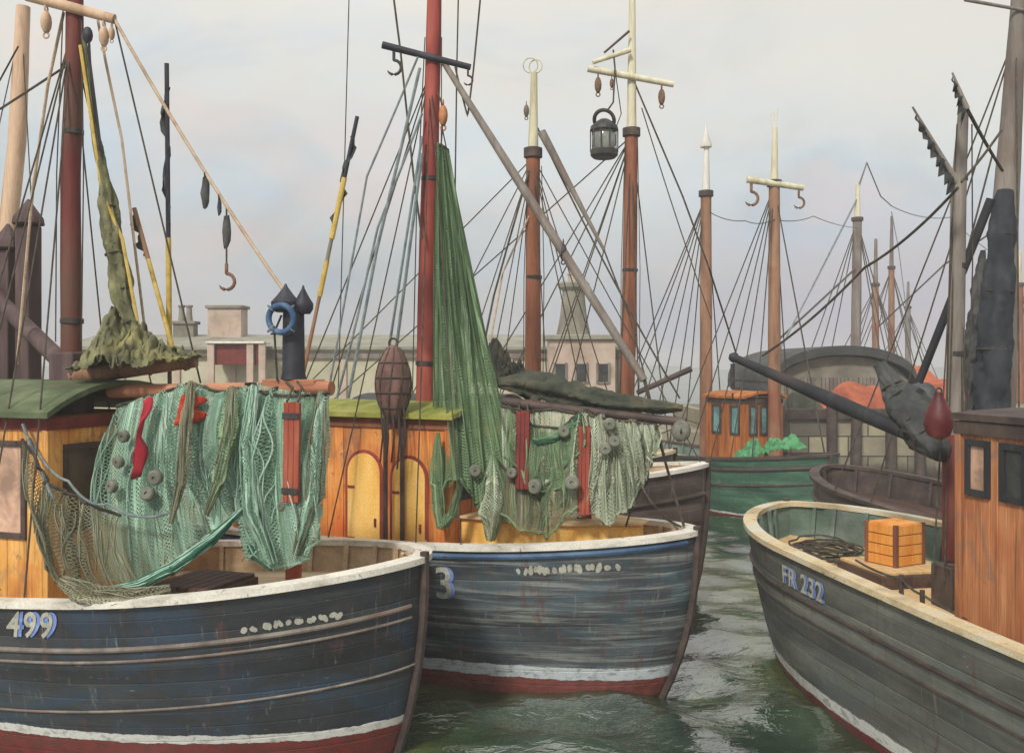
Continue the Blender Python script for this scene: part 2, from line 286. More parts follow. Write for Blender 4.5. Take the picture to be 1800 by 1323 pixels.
# ------------------------------------------------------------------ mesh builder
class MB:
    def __init__(s): s.v, s.f, s.mi, s.uv, s.k = [], [], [], {}, 0
    def add(s, vs, fs, uv=None):
        o = len(s.v); s.v += [tuple(x) for x in vs]
        s.f += [tuple(o+i for i in q) for q in fs]; s.mi += [s.k]*len(fs)
        if uv:
            for i, q in enumerate(uv): s.uv[o+i] = q
    def obox(s, c, ex, ey, ez):
        c, ex, ey, ez = V(c), V(ex), V(ey), V(ez)
        vs = [c+a*ex+b*ey+d*ez for d in (-1, 1) for b in (-1, 1) for a in (-1, 1)]
        fs = [(0, 2, 3, 1), (4, 5, 7, 6), (0, 1, 5, 4), (2, 6, 7, 3), (0, 4, 6, 2), (1, 3, 7, 5)]
        if ex.cross(ey).dot(ez) < 0: fs = [q[::-1] for q in fs]
        s.add(vs, fs)
    def box(s, a, b):
        a, b = V(a), V(b); c = (a+b)/2; h = (b-a)/2
        s.obox(c, (abs(h.x), 0, 0), (0, abs(h.y), 0), (0, 0, abs(h.z)))
    def tube(s, pts, r, n=8, cap=True, lump=0, seed=0, flat=1.0):
        pts = [V(p) for p in pts]; m = len(pts)
        if not hasattr(r, '__len__'): r = [r]*m
        ref = V((0, 0, 1)) if abs((pts[-1]-pts[0]).normalized().z) < .9 else V((1, 0, 0))
        vs, fs, uv = [], [], []; L = 0
        for i, p in enumerate(pts):
            t = (pts[min(i+1, m-1)]-pts[max(i-1, 0)]).normalized()
            a = t.cross(ref).normalized(); b = a.cross(t)
            if i: L += (p-pts[i-1]).length
            for j in range(n):
                th = 2*PI*j/n
                rr = r[i]*(1+(lump*(NZ.noise(V((math.cos(th)*1.5+seed, math.sin(th)*1.5, L*2.5)))+.55*abs(NZ.noise(V((math.cos(th)*3.5+seed+L*1.5, math.sin(th)*3.5, L*5))))+(.30*math.sin(5*th+2.6*NZ.noise(V((L*1.6, seed, 2)))+1.2*L)*(.4+abs(NZ.noise(V((L*1.1, seed, 8))))))+.25*NZ.noise(V((math.cos(th)*7+seed, math.sin(th)*7+L*3, L*9)))) if lump else 0))
                vs.append(p+a*(rr*math.cos(th))+b*(rr*flat*math.sin(th))); uv.append((j/n*6.28*max(r[i], .1), L))
        for i in range(m-1):
            for j in range(n):
                fs.append((i*n+j, i*n+(j+1) % n, (i+1)*n+(j+1) % n, (i+1)*n+j))
        if cap: fs += [tuple(range(n))[::-1], tuple((m-1)*n+j for j in range(n))]
        s.add(vs, fs, uv)
    def lathe(s, prof, c=(0, 0, 0), n=20, axis=None):
        c = V(c); ax = V(axis).normalized() if axis else V((0, 0, 1))
        a = ax.orthogonal().normalized(); b = ax.cross(a)
        vs = [c+ax*z+(a*math.cos(2*PI*j/n)+b*math.sin(2*PI*j/n))*r for r, z in prof for j in range(n)]
        fs = [(i*n+j, i*n+(j+1) % n, (i+1)*n+(j+1) % n, (i+1)*n+j) for i in range(len(prof)-1) for j in range(n)]
        fs += [tuple(range(n))[::-1], tuple((len(prof)-1)*n+j for j in range(n))]
        s.add(vs, fs)
    def ball(s, c, r, sc=(1, 1, 1), n=14, lump=0):
        c = V(c); vs, fs = [], []; m = n//2+1
        for i in range(m):
            ph = PI*i/(m-1)
            for j in range(n):
                d = V((math.sin(ph)*math.cos(2*PI*j/n), math.sin(ph)*math.sin(2*PI*j/n), math.cos(ph)))
                k = r*(1+lump*NZ.noise(d*2+c))
                vs.append(c+V((d.x*sc[0], d.y*sc[1], d.z*sc[2]))*k)
        fs = [(i*n+j, (i+1)*n+j, (i+1)*n+(j+1) % n, i*n+(j+1) % n) for i in range(m-1) for j in range(n)]
        s.add(vs, fs)
    def torus(s, c, R, r, axis, n=32, k=10, sq=1.0):
        ax = V(axis).normalized(); a = ax.orthogonal().normalized(); b = ax.cross(a); c = V(c); vs = []
        for i in range(n):
            d = a*math.cos(2*PI*i/n)+b*math.sin(2*PI*i/n)
            for j in range(k):
                vs.append(c+d*(R+r*math.cos(2*PI*j/k))+ax*(r*sq*math.sin(2*PI*j/k)))
        s.add(vs, [(i*k+j, ((i+1) % n)*k+j, ((i+1) % n)*k+(j+1) % k, i*k+(j+1) % k) for i in range(n) for j in range(k)])
    def grid(s, rows, uv=None, close=False):
        m, n = len(rows), len(rows[0])
        vs = [p for r in rows for p in r]
        fs = [(i*n+j, i*n+j+1, (i+1)*n+j+1, (i+1)*n+j) for i in range(m-1) for j in range(n-1)]
        s.add(vs, fs, [q for r in uv for q in r] if uv else None)
    def plate(s, poly, nrm):
        """closed outline (3-D, planar) given a thickness vector"""
        n = len(poly); vs = [V(p) for p in poly]+[V(p)+V(nrm) for p in poly]
        s.add(vs, [tuple(range(n))[::-1], tuple(range(n, 2*n))]+[(i, (i+1) % n, n+(i+1) % n, n+i) for i in range(n)])
    def build(s, name, mats, parent=None, world=False, bevel=0, smooth=True, ang=35):
        me = bpy.data.meshes.new(name)
        vs = s.v
        if world and parent is not None:
            inv = ROOTM[root_of(parent).name].inverted(); vs = [tuple(inv @ V(p)) for p in vs]
        me.from_pydata(vs, [], s.f)
        if not isinstance(mats, (list, tuple)): mats = [mats]
        for q in mats: me.materials.append(M[q] if isinstance(q, str) else q)
        me.polygons.foreach_set('material_index', s.mi)
        if s.uv:
            ul = me.uv_layers.new(name='UVMap')
            for lp in me.loops: ul.data[lp.index].uv = s.uv.get(lp.vertex_index, (0, 0))
        bm = bmesh.new(); bm.from_mesh(me)
        if not s.uv: bmesh.ops.remove_doubles(bm, verts=bm.verts, dist=1e-5)
        bmesh.ops.recalc_face_normals(bm, faces=bm.faces)
        bm.to_mesh(me); bm.free()
        if smooth:
            me.polygons.foreach_set('use_smooth', [True]*len(me.polygons))
            try: me.set_sharp_from_angle(angle=math.radians(ang))
            except Exception: pass
        o = bpy.data.objects.new(name, me); COL.objects.link(o)
        if parent is not None: o.parent = parent
        if bevel:
            b = o.modifiers.new('Bevel', 'BEVEL'); b.width = bevel; b.segments = 2; b.limit_method = 'ANGLE'
        return o

ROOTM = {}
def root_of(o):
    while o.parent: o = o.parent
    return o
def tag(o, label, cat, group=None, kind=None):
    o['label'] = label; o['category'] = cat
    if group: o['group'] = group
    if kind: o['kind'] = kind
    return o
def thing(name, label, cat, loc=(0, 0, 0), rz=0, group=None):
    o = bpy.data.objects.new(name, None); COL.objects.link(o)
    o.location = loc; o.rotation_euler = (0, 0, rz); o.empty_display_size = .2
    ROOTM[o.name] = MX.Translation(V(loc)) @ MX.Rotation(rz, 4, 'Z')
    return tag(o, label, cat, group)
def structure(o): o['kind'] = 'structure'; return o

def rope(pts, r, mat, parent, name='rope', sag=0, n=6, seg=12):
    """rope or stay from point to point (world), each span with a little sag"""
    out = []
    for a, b in zip(pts[:-1], pts[1:]):
        a, b = V(a), V(b)
        for i in range(seg+1):
            if out and i == 0: continue
            t = i/seg; p = a.lerp(b, t); p.z -= sag*4*t*(1-t); out.append(p)
    mb = MB(); mb.tube(out, r, n); return mb.build(name, mat, parent, world=True)

def spar(pts, radii, mat, parent, name, n=16, world=True, seed=0):
    """a tapering wooden spar with a slightly uneven, hand-hewn surface"""
    P2, R2 = [], []
    for (a, ra), (b, rb) in zip(list(zip(pts, radii))[:-1], list(zip(pts, radii))[1:]):
        k = max(2, int((V(b)-V(a)).length/.25))
        for i in range(k):
            P2.append(V(a).lerp(V(b), i/k)); R2.append(ra+(rb-ra)*i/k)
    P2.append(V(pts[-1])); R2.append(radii[-1])
    R2 = [r*(1+.05*NZ.noise(V((p.z*1.3+seed, p.x*.7, seed)))) for r, p in zip(R2, P2)]
    mb = MB(); mb.tube(P2, R2, n); return mb.build(name, mat, parent, world=world)

# ------------------------------------------------------------------ boats
class Boat:
    def __init__(s, name, label, x0, y0, rot, L, B, zb, zm, zs, rake=.5, Lf=3.4, group=None, bul=.55):
        s.root = thing(name, label, 'boat', (x0, y0, 0), rot, group)
        s.x0, s.y0, s.rot, s.L, s.B = x0, y0, rot, L, B
        s.zb, s.zm, s.zs, s.rake, s.Lf, s.bul = zb, zm, zs, rake, Lf, bul
        s.a = V((-math.cos(rot), -math.sin(rot), 0)); s.n = V((-math.sin(rot), math.cos(rot), 0))
    def W(s, q, t, z): return V((s.x0, s.y0, 0))+s.a*q+s.n*t+V((0, 0, z))
    def s_at(s, u, t=0):
        m = (u-U0)/F
        return (m*(s.y0+s.n.y*t)-s.x0-s.n.x*t)/(s.a.x-m*s.a.y)
    def z_at(s, v, q, t=0): return H-(v-V0)/F*s.W(q, t, 0).y
    def sheer(s, q):
        k = q/s.L
        if k < .62: return s.zm+(s.zb-s.zm)*max(0, 1-k/.62)**1.9
        return s.zm+(s.zs-s.zm)*((k-.62)/.38)**2
    def deckz(s, q): return s.sheer(q)-s.bul
    def hb(s, q, w):
        s0 = s.rake*w**2.3; s1 = .7*w**1.3
        L = s.L-s0-s1; k = min(1, max(0, (q-s0)/L)); x = k*L
        Lf = s.Lf+1.9*w; La = 2.6+1.5*w
        f = (1-(1-min(1, x/Lf))**2.1)**.62
        g = (1-(1-min(1, (L-x)/La))**2.2)**.6
        return s.B*(1-.27*w**2.2)*f*g
    def qk(s, k, w):
        s0 = s.rake*w**2.3; s1 = .7*w**1.3
        return s0+k*(s.L-s0-s1)
    def z(s, q, w): return s.sheer(q)*(1-w)-.6*w
    def skin(s, q, z, side, off=0.0):
        sh = s.sheer(q); w = (sh-z)/(sh+.6)
        p = V((-q, side*s.hb(q, w), z))
        if off:
            d = .03
            t1 = V((-q-d, side*s.hb(q+d, (s.sheer(q+d)-z)/(s.sheer(q+d)+.6)), z))-p
            t2 = V((-q, side*s.hb(q, (sh-z+d)/(sh+.6)), z-d))-p
            nn = t1.cross(t2).normalized()
            if nn.y*side < 0: nn = -nn
            p = p+nn*off
        return p
    def build_hull(s, mat, railmat='rail', inmat='bulwark', deckmat='deck', stempost='trim_dark', strakes=((.42, .045),), strakemat='trim_dark', nk=64, nw=22):
        ks = [(1-math.cos(PI*i/nk))/2 for i in range(nk+1)]
        mb = MB()
        for side in (-1, 1):
            rows, uvs = [], []
            for j in range(nw+1):
                w = j/nw
                r, uu = [], []
                for k in ks:
                    q = s.qk(k, w); h = s.hb(q, w)
                    r.append(V((-q, side*h, s.z(q, w)))); uu.append((q, w))
                rows.append(r); uvs.append(uu)
            mb.grid(rows, uvs)
        mb.build('hull', mat, s.root, ang=60)
        # inside of the bulwark
        def inner(k, d, ins):
            q0 = s.qk(k, 0); q = ins+q0*(s.L-2*ins)/s.L
            sh = s.sheer(q0); w = d/(sh+.6)
            return q, max(0, s.hb(q0, w)-ins*(1 if .02 < k < .98 else 0)), sh-d
        mb = MB()
        for side in (-1, 1):
            rows = []
            for d in (0.0, s.bul*.5, s.bul+.05):
                rows.append([V((-q, side*h, z)) for q, h, z in (inner(k, d, .09) for k in ks)])
            mb.grid(rows)
        for i in range(4, nk-3, 3):                       # bulwark stanchions
            for side in (-1, 1):
                q, h, z0 = inner(ks[i], 0, .13); q2, h2, z1 = inner(ks[i], s.bul, .13)
                mb.tube([(-q, side*h, z0), (-q2, side*h2, z1)], .04, 4)
        mb.build('bulwark', inmat, s.root, ang=50)
        mb = MB(); rows = []
        for k in ks:
            q, h, z = inner(k, s.bul, .09)
            rows.append([V((-q, h*x/4, z+.06*(1-(x/4)**2))) for x in range(-4, 5)])
        mb.grid(rows)
        mb.build('deck', deckmat, s.root)
        # rail cap swept round the whole sheer
        loop = [(-1, k) for k in ks[::-1]]+[(1, k) for k in ks[1:]]
        pts = [V((-s.qk(k, 0), sd*s.hb(s.qk(k, 0), 0), s.sheer(s.qk(k, 0)))) for sd, k in loop]
        mb = MB(); secs = []
        for i, p in enumerate(pts):
            t = pts[min(i+1, len(pts)-1)]-pts[max(i-1, 0)]; t.z = 0; t.normalize()
            o = V((t.y, -t.x, 0))
            secs.append([p+o*.06+V((0, 0, -.015)), p+o*.06+V((0, 0, .055)), p-o*.14+V((0, 0, .06)), p-o*.14+V((0, 0, -.015)), p+o*.06+V((0, 0, -.015))])
        mb.grid(secs); mb.build('rail', railmat, s.root, ang=40)
        for dz, r in strakes:
            mb = MB()
            for side in (-1, 1):
                mb.tube([s.skin(s.qk(k, .25)*.985+.03, s.sheer(s.qk(k, .25))-dz, side, .01) for k in ks], r, 8)
            mb.build('rubbing_strake', strakemat, s.root)
        mb = MB()
        st = [V((-s.rake*w**2.3+.03, 0, s.z(s.rake*w**2.3, w)+(.10 if w == 0 else 0))) for w in [i/10 for i in range(11)]]
        mb.tube(st, .062, 8, flat=.85); mb.build('stem_post', stempost, s.root)
        return s
    def name_text(s, txt, side, u, v0, h, mat, name, gap=1.0, slant=0, du=0):
        """hand-lettered characters wrapped on the hull skin, cap height h, starting near photo pixel u"""
        cu = bpy.data.curves.new('txt', 'FONT'); cu.body = txt; cu.size = h*1.42; cu.space_character = gap
        cu.offset = .006
        to = bpy.data.objects.new('txt', cu); COL.objects.link(to)
        dg = bpy.context.evaluated_depsgraph_get(); me = to.evaluated_get(dg).to_mesh()
        vs = [(p.co.x, p.co.y) for p in me.vertices]; fs = [tuple(q.vertices) for q in me.polygons]
        to.evaluated_get(dg).to_mesh_clear(); COL.objects.unlink(to); bpy.data.objects.remove(to)
        q0, zt = s.find(u, v0, side)
        mb = MB()
        d = -1 if side < 0 else 1
        sl = (s.sheer(q0+.6)-s.sheer(q0-.6))/1.2
        pts = []
        for x, y in vs:
            q = q0+d*(x+du+slant*y)
            pts.append(s.skin(q, zt+y+(q-q0)*sl, side, (.022 if du == 0 else .013)))
        par = list(range(len(vs)))
        def fd(i):
            while par[i] != i: i = par[i]
            return i
        for f in fs:
            for i in f[1:]: par[fd(i)] = fd(f[0])
        groups = {}
        for f in fs: groups.setdefault(fd(f[0]), []).append(f)
        for g in groups.values():
            ids = sorted({i for f in g for i in f}); mp = {i: k for k, i in enumerate(ids)}
            mb = MB(); mb.add([pts[i] for i in ids], [tuple(mp[i] for i in f) for f in g]); mb.build(name, mat, s.root, smooth=False)
    def find(s, u, v, side):
        best = None
        for i in range(120, 800):
            q = i*.01
            for j in range(40):
                z = .3+(s.sheer(q)-.35)*j/39
                p = s.W(0, 0, 0)+s.a*q+s.n*s.skin(q, z, side).y+V((0, 0, z))
                e = (U0+F*p.x/p.y-u)**2+(V0+F*(H-p.z)/p.y-v)**2
                if best is None or e < best[0]: best = (e, q, z)
        return best[1], best[2]
    def blobs(s, side, u, v, n, w, h, mat, name, seed, step):
        """brushed name, too worn to read: short daubs of paint in a row"""
        rd = random.Random(seed); q0, z0 = s.find(u, v, side); d = -1 if side < 0 else 1
        sl = (s.sheer(q0+.5)-s.sheer(q0-.5))
        for i in range(n):
            mb = MB()
            for st in range(rd.choice((1, 2, 2))):
                cx = i*step+rd.uniform(-.2, .2)*w+st*w*.42; cy = rd.uniform(-.12, .12)*h
                ww = w*rd.uniform(.5, .8); hh = h*rd.uniform(.6, 1); k = rd.uniform(-.3, .3)
                m = 9; ring = []
                for a in range(m):
                    th = 2*PI*a/m; rr = rd.uniform(.8, 1.1)
                    x = cx+ww*.5*math.cos(th)*rr; y = cy+hh*.5*math.sin(th)*rr; x += y*k
                    q = q0+d*x; ring.append(s.skin(q, z0+y+(q-q0)*sl, side, .012))
                mb.add(ring, [tuple(range(m))])
            mb.build('letter', mat, s.root, smooth=False)

def planks(mb, o, e, n, w, h, pw=.14, rng=None, horiz=False):
    """face of a cabin wall laid in boards; o lower-left corner, e along, n outward"""
    rng = rng or random; up = V((0, 0, 1)); k = max(1, round((h if horiz else w)/pw)); st = (h if horiz else w)/k
    for i in range(k):
        d = .018+rng.uniform(-.004, .004)
        if horiz: c = o+e*(w/2)+up*(st*(i+.5))+n*(d/2); mb.obox(c, e*(w/2), up*(st/2-.004), n*(d/2))
        else: c = o+e*(st*(i+.5))+up*(h/2)+n*(d/2); mb.obox(c, e*(st/2-.004), up*(h/2), n*(d/2))

def wheelhouse(b, q0, q1, t0, t1, z0, z1, wall, roof, wins=(), doors=(), trim='trim_dark', name='wheelhouse', camber=.14, over=.14, horiz=False, pw=.15, rmat_trim=None, dz1=0):
    """q0 fore end, q1 aft end; faces: 'n' t0 side, 'f' t1 side, 'b' bow end, 's' stern end"""
    rng = random.Random(int(q0*100)); up = V((0, 0, 1))
    L = lambda q, t, z: V((-q, t, z))
    mb = MB(); mb.box(L(q1, t0, z0), L(q0, t1, z1))
    face = {'n': (L(q1, t0, z0), V((1, 0, 0)), V((0, -1, 0)), q1-q0), 'f': (L(q1, t1, z0), V((1, 0, 0)), V((0, 1, 0)), q1-q0),
            'b': (L(q0, t0, z0), V((0, 1, 0)), V((1, 0, 0)), t1-t0), 's': (L(q1, t0, z0), V((0, 1, 0)), V((-1, 0, 0)), t1-t0)}
    for o, e, n, w in face.values(): planks(mb, o, e, n, w, z1-z0, pw, rng, horiz)
    for q in (q0, q1):
        for t in (t0, t1): mb.box(L(q, t, z0)+V((-.045, -.045, 0)), L(q, t, z1)+V((.045, .045, 0)))
    wh = mb.build(name, wall, b.root, bevel=.006)
    mb = MB(); rows = []; th = .07
    for j in range(13):
        t = (t0-over)+(t1-t0+2*over)*j/12; x = (j-6)/6
        rows.append([L(q, t, z1+.01+camber*(1-x*x)) for q in (q0-over, (q0+q1)/2, q1+over)])
    mb.grid(rows); mb.grid([[p+V((0, 0, th)) for p in r] for r in rows])
    edge = rows[0]+[r[-1] for r in rows[1:]]+rows[-1][::-1][1:]+[r[0] for r in rows[::-1]][1:]
    mb.grid([edge, [p+V((0, 0, th)) for p in edge]])
    mb.build('roof', roof, wh)
    mb = MB()                                             # fascia board below the eaves
    for f, (o, e, n, w) in face.items():
        mb.obox(o+e*(w/2)+up*(z1-z0-.07)+n*.035, e*(w/2+.06), up*.07, n*.016)
    mb.build('fascia', rmat_trim or trim, wh, bevel=.004)
    for f, x0, x1, a0, a1, gl in wins:
        o, e, n, w = face[f]; mb = MB(); c = o+e*((x0+x1)/2)+up*((a0+a1)/2-z0)
        mb.k = 1; mb.obox(c+n*.022, e*((x1-x0)/2), up*((a1-a0)/2), n*.006)
        mb.k = 0; fw = .035
        for sx in (-1, 1): mb.obox(c+e*(sx*(x1-x0)/2)+n*.034, e*fw, up*((a1-a0)/2+fw), n*.02)
        for sy in (-1, 1): mb.obox(c+up*(sy*(a1-a0)/2)+n*.034, e*((x1-x0)/2-fw), up*fw, n*.019)
        mb.build('window', [trim, gl], wh, bevel=.004)
    for f, x0, x1, a0, a1, mt in doors:
        o, e, n, w = face[f]; mb = MB()
        def arch(g):
            r = (x1-x0)/2+g; base = o+e*((x0+x1)/2)
            pts = [base-e*r+up*(a0-z0), base+e*r+up*(a0-z0)]
            pts += [base+e*(r*math.cos(PI*i/12))+up*(a1-z0-(x1-x0)/2+r*math.sin(PI*i/12)) for i in range(13)]
            return pts
        mb.k = 1; mb.plate([p+n*.012 for p in arch(.05)], n*.02)
        mb.k = 0; mb.plate([p+n*.033 for p in arch(0)], n*.014)
        for hz_ in (.3, .72): mb.k = 1; mb.obox(o+e*(x0+.07)+up*((a1-a0)*hz_+a0-z0)+n*.05, e*.06, up*.02, n*.008)
        mb.k = 1; mb.obox(o+e*(x1-.07)+up*((a0+a1)/2-z0-.1)+n*.06, e*.015, up*.06, n*.015)
        mb.build('door', [mt, 'mast_crimson'], wh, bevel=.004)
    return wh

def shrouds(b, top, feet, mat='rope', r=.012, sag=.02, name='shroud'):
    for f in feet: rope([top, f], r, mat, b.root, name, sag)

# ------------------------------------------------------------------ nets
def resample(pts, n):
    pts = [V(p) for p in pts]; d = [0]
    for a, b in zip(pts[:-1], pts[1:]): d.append(d[-1]+(b-a).length)
    out = []
    for i in range(n+1):
        x = d[-1]*i/n; k = 0
        while k < len(d)-2 and d[k+1] < x: k += 1
        out.append(pts[k].lerp(pts[k+1], (x-d[k])/max(1e-6, d[k+1]-d[k])))
    return out

def net(name, label, cat, top, bot, mat, tw, folds=14, amp=.09, belly=.12, nrm=V((0, -1, 0)), floats=(), seed=0, cols=150, rows=56, layers=2, strands=70, group=None, frayed=.04, headline='rope', fr=.055, cloths=()):
    T, Bm = resample(top, cols), resample(bot, cols)
    tang = (T[-1]-T[0]).normalized()
    if tang.length < .5: tang = V((1, 0, 0))
    nrm = V(nrm).normalized(); rd = random.Random(seed)
    ph = [rd.uniform(0, 6.28) for _ in range(6)]
    def S(x, e, lay=0, bump=0.0):
        i = min(cols-1, max(0, int(x*cols))); fx = x*cols-i
        t = T[i].lerp(T[i+1], fx); b = Bm[i].lerp(Bm[i+1], fx)
        p = t.lerp(b, e)
        g = .3+.7*math.sin(PI*min(1, e*.75+.12))
        xw = x+.05*NZ.noise(V((x*6, e*1.2, seed+9)))+.02*NZ.noise(V((x*17, e*2, seed+5)))
        w = folds*2*PI*xw+1.4*math.sin(5*x+ph[0]+lay)+.5*math.sin(3*e+ph[1]+x*9)
        A = amp*g*max(.2, 1+.9*math.sin(7.3*x+ph[2]+lay*2)+.5*NZ.noise(V((x*9, e*2, seed))))
        off = A*math.sin(w+lay*2.1)+A*.45*math.sin(2.3*w+ph[3]+lay)+.5*A*NZ.noise(V((x*14, e*3, seed+lay)))
        p = p+nrm*(off+belly*math.sin(PI*e**.9)+.05*lay+bump)+tang*(A*.7*math.cos(w+lay*2.1+.6))
        p.z += frayed*math.sin(w*.5+ph[4])*e+frayed*.8*NZ.noise(V((x*30, lay, seed)))*e
        return p
    base = V(sum((tuple(p) for p in ()), ())) if False else Bm[len(Bm)//2].copy()
    root = thing(name, label, cat, base, 0, group)
    wid = sum((a-b).length for a, b in zip(T[:-1], T[1:]))*.5+sum((a-b).length for a, b in zip(Bm[:-1], Bm[1:]))*.5
    hei = sum((a-b).length for a, b in zip(T, Bm))/len(T)
    mb = MB()
    for lay in range(layers):
        g, uv = [], []
        for j in range(rows+1):
            e = j/rows
            g.append([S(i/cols, e, lay) for i in range(cols+1)])
            uv.append([(i/cols*wid*1.7+lay*.37, e*hei+lay*.21) for i in range(cols+1)])
        mb.grid(g, uv)
    mb.build('netting', mat, root, world=True)
    mb = MB()
    for k in range(strands):
        x = rd.uniform(.01, .99); dx = rd.gauss(0, .07); e0 = rd.uniform(0, .25); e1 = rd.uniform(.6, 1.02)
        pts = []
        for i in range(15):
            e = e0+(e1-e0)*i/14
            pts.append(S(min(.995, max(.005, x+dx*e+.01*math.sin(e*9+k))), e, rd.choice((0,)), .015))
        mb.tube(pts, rd.uniform(.004, .010), 4)
    mb.build('twine', tw, root, world=True)
    mb = MB(); mb.tube([S(i/60, .004, 0, .02) for i in range(61)], .02, 6); mb.build('headline_rope', headline, root, world=True)
    mb = MB(); mb.tube([S(i/60, .995, 0, .02) for i in range(61)], .016, 6); mb.build('footline_rope', tw, root, world=True)
    for f in floats:
        x, e, r = f if len(f) == 3 else (f[0], f[1], fr)
        c = S(x, e, 1, .17); m2 = MB()
        ax = (nrm+V((rd.uniform(-.4, .4), 0, rd.uniform(-.4, .4)))).normalized()
        h = r*.55
        m2.lathe([(r*.25, -h*1.02), (r*.8, -h), (r, -h*.6), (r*1.03, 0), (r, h*.6), (r*.8, h), (r*.25, h*1.02), (r*.2, h*.6)], c, 16, ax)
        m2.build('float', 'float', root, world=True)
    for (x, e, ln, w, mt) in cloths:
        m2 = MB(); rr = []
        for j in range(13):
            rr.append([S(x+w*(i/8-.5)*(1-.3*j/12)+.008*math.sin(j*.9), e+ln*j/12, 1, .20+.02*math.sin(i*1.6+j*.5)) for i in range(9)])
        m2.grid(rr); o = m2.build('cloth_strip', mt, root, world=True)
        sm = o.modifiers.new('Solid', 'SOLIDIFY'); sm.thickness = .008
    return root, S

def bundle(name, label, cat, pts, radii, mat, ties=None, group=None, lump=.5, seed=0, strands=None, flat=1.0, nstr=18):
    """lashed roll of canvas or gathered net along a path"""
    root = thing(name, label, cat, V(pts[0]), 0, group)
    pp = resample(pts, 120); m = len(radii)-1
    rr = [radii[min(m-1, int(i/120*m))]*(1-(i/120*m-min(m-1, int(i/120*m))))+radii[min(m, min(m-1, int(i/120*m))+1)]*(i/120*m-min(m-1, int(i/120*m))) for i in range(121)]
    mb = MB(); mb.tube(pp, rr, 36, lump=lump, seed=seed, flat=flat)
    mb.build('folded_canvas' if not strands else 'gathered_netting', mat, root, world=True, ang=80)
    if ties:
        for k in ties:
            i = int(k*120); mb = MB(); d = (pp[min(120, i+1)]-pp[max(0, i-1)])
            mb.torus(pp[i], rr[i]*1.02, .014, d, 20, 6); mb.build('lashing', 'rope', root, world=True)
    if strands:
        rd = random.Random(seed); mb = MB()
        for k in range(nstr):
            th = rd.uniform(0, 6.28); tw = rd.uniform(-2, 2); q = []
            for i in range(0, 121, 5):
                d = (pp[min(120, i+1)]-pp[max(0, i-1)]).normalized(); a = d.cross(V((.3, .1, 1))).normalized(); b = a.cross(d)
                ang = th+tw*i/120; q.append(pp[i]+(a*math.cos(ang)+b*math.sin(ang))*rr[i]*rd.uniform(.95, 1.12))
            mb.tube(q, rd.uniform(.004, .009), 4)
        mb.build('twine', strands, root, world=True)
    return root

def pulley(mb, c, r=.09):
    c = V(c); mb.ball(c, r, (.55, .75, 1.25), 12)
    mb.torus(c+V((0, 0, r*1.45)), r*.35, r*.1, (1, 0, 0), 12, 6); mb.torus(c-V((0, 0, r*1.45)), r*.3, r*.1, (0, 1, 0), 12, 6)

def hook(mb, c, r=.1):
    c = V(c); pts = [c+V((0, 0, r*2.2)), c+V((0, 0, r*1.0))]
    pts += [c+V((r*math.sin(a), 0, r*math.cos(a)-.0)) for a in [PI*.0+i*PI*1.35/10 for i in range(11)]]
    mb.tube(pts, [r*.22]*(len(pts)-2)+[r*.16, r*.06], 8)

# ================================================================== setting
def build_water():
    xs = np.concatenate([-np.geomspace(14, 700, 60)[::-1], np.arange(-13.9, 14, .09), np.geomspace(14, 700, 60)])
    ys = np.concatenate([np.linspace(-60, 6, 24)[:-1], np.arange(6, 30, .09), np.geomspace(30, 900, 90)])
    X, Y = np.meshgrid(xs, ys); Z = np.zeros_like(X); rg = np.random.default_rng(5)
    for i in range(34):
        lam = rg.uniform(.26, 2.2); th = rg.normal(1.35, .55); k = 2*PI/lam
        ph = k*(X*math.cos(th)+Y*math.sin(th))+rg.uniform(0, 6.28)+.9*np.sin(X*rg.uniform(.2, .7)+Y*rg.uniform(.2, .6)+i)
        Z += .0065*lam**.85*np.sin(ph)
    for i in range(9):
        lam = rg.uniform(.9, 2.4); th = rg.normal(1.45, .35); k = 2*PI/lam
        ph = k*(X*math.cos(th)+Y*math.sin(th))+rg.uniform(0, 6.28)+1.3*np.sin(X*rg.uniform(.3, .9)+i)+.9*np.sin(Y*rg.uniform(.3, .8)+2*i)
        Z += .011*lam*(1-np.abs(np.sin(ph*.5)))**1.5
    Z *= 1.25
    fade = np.clip((44-Y)/16, 0, 1)*np.clip((15-np.abs(X))/3, 0, 1); Z *= fade
    ny, nx = X.shape; me = bpy.data.meshes.new('water')
    co = np.stack([X, Y, Z], -1).reshape(-1, 3).astype('f'); idx = np.arange(nx*ny).reshape(ny, nx)
    q = np.stack([idx[:-1, :-1], idx[:-1, 1:], idx[1:, 1:], idx[1:, :-1]], -1).reshape(-1, 4)
    me.vertices.add(len(co)); me.vertices.foreach_set('co', co.ravel())
    me.loops.add(q.size); me.loops.foreach_set('vertex_index', q.ravel().astype('i'))
    me.polygons.add(len(q)); me.polygons.foreach_set('loop_start', np.arange(0, q.size, 4).astype('i'))
    me.polygons.foreach_set('use_smooth', np.ones(len(q), bool)); me.update(); me.validate()
    me.materials.append(M['water']); o = bpy.data.objects.new('water', me); COL.objects.link(o); structure(o)
build_water()

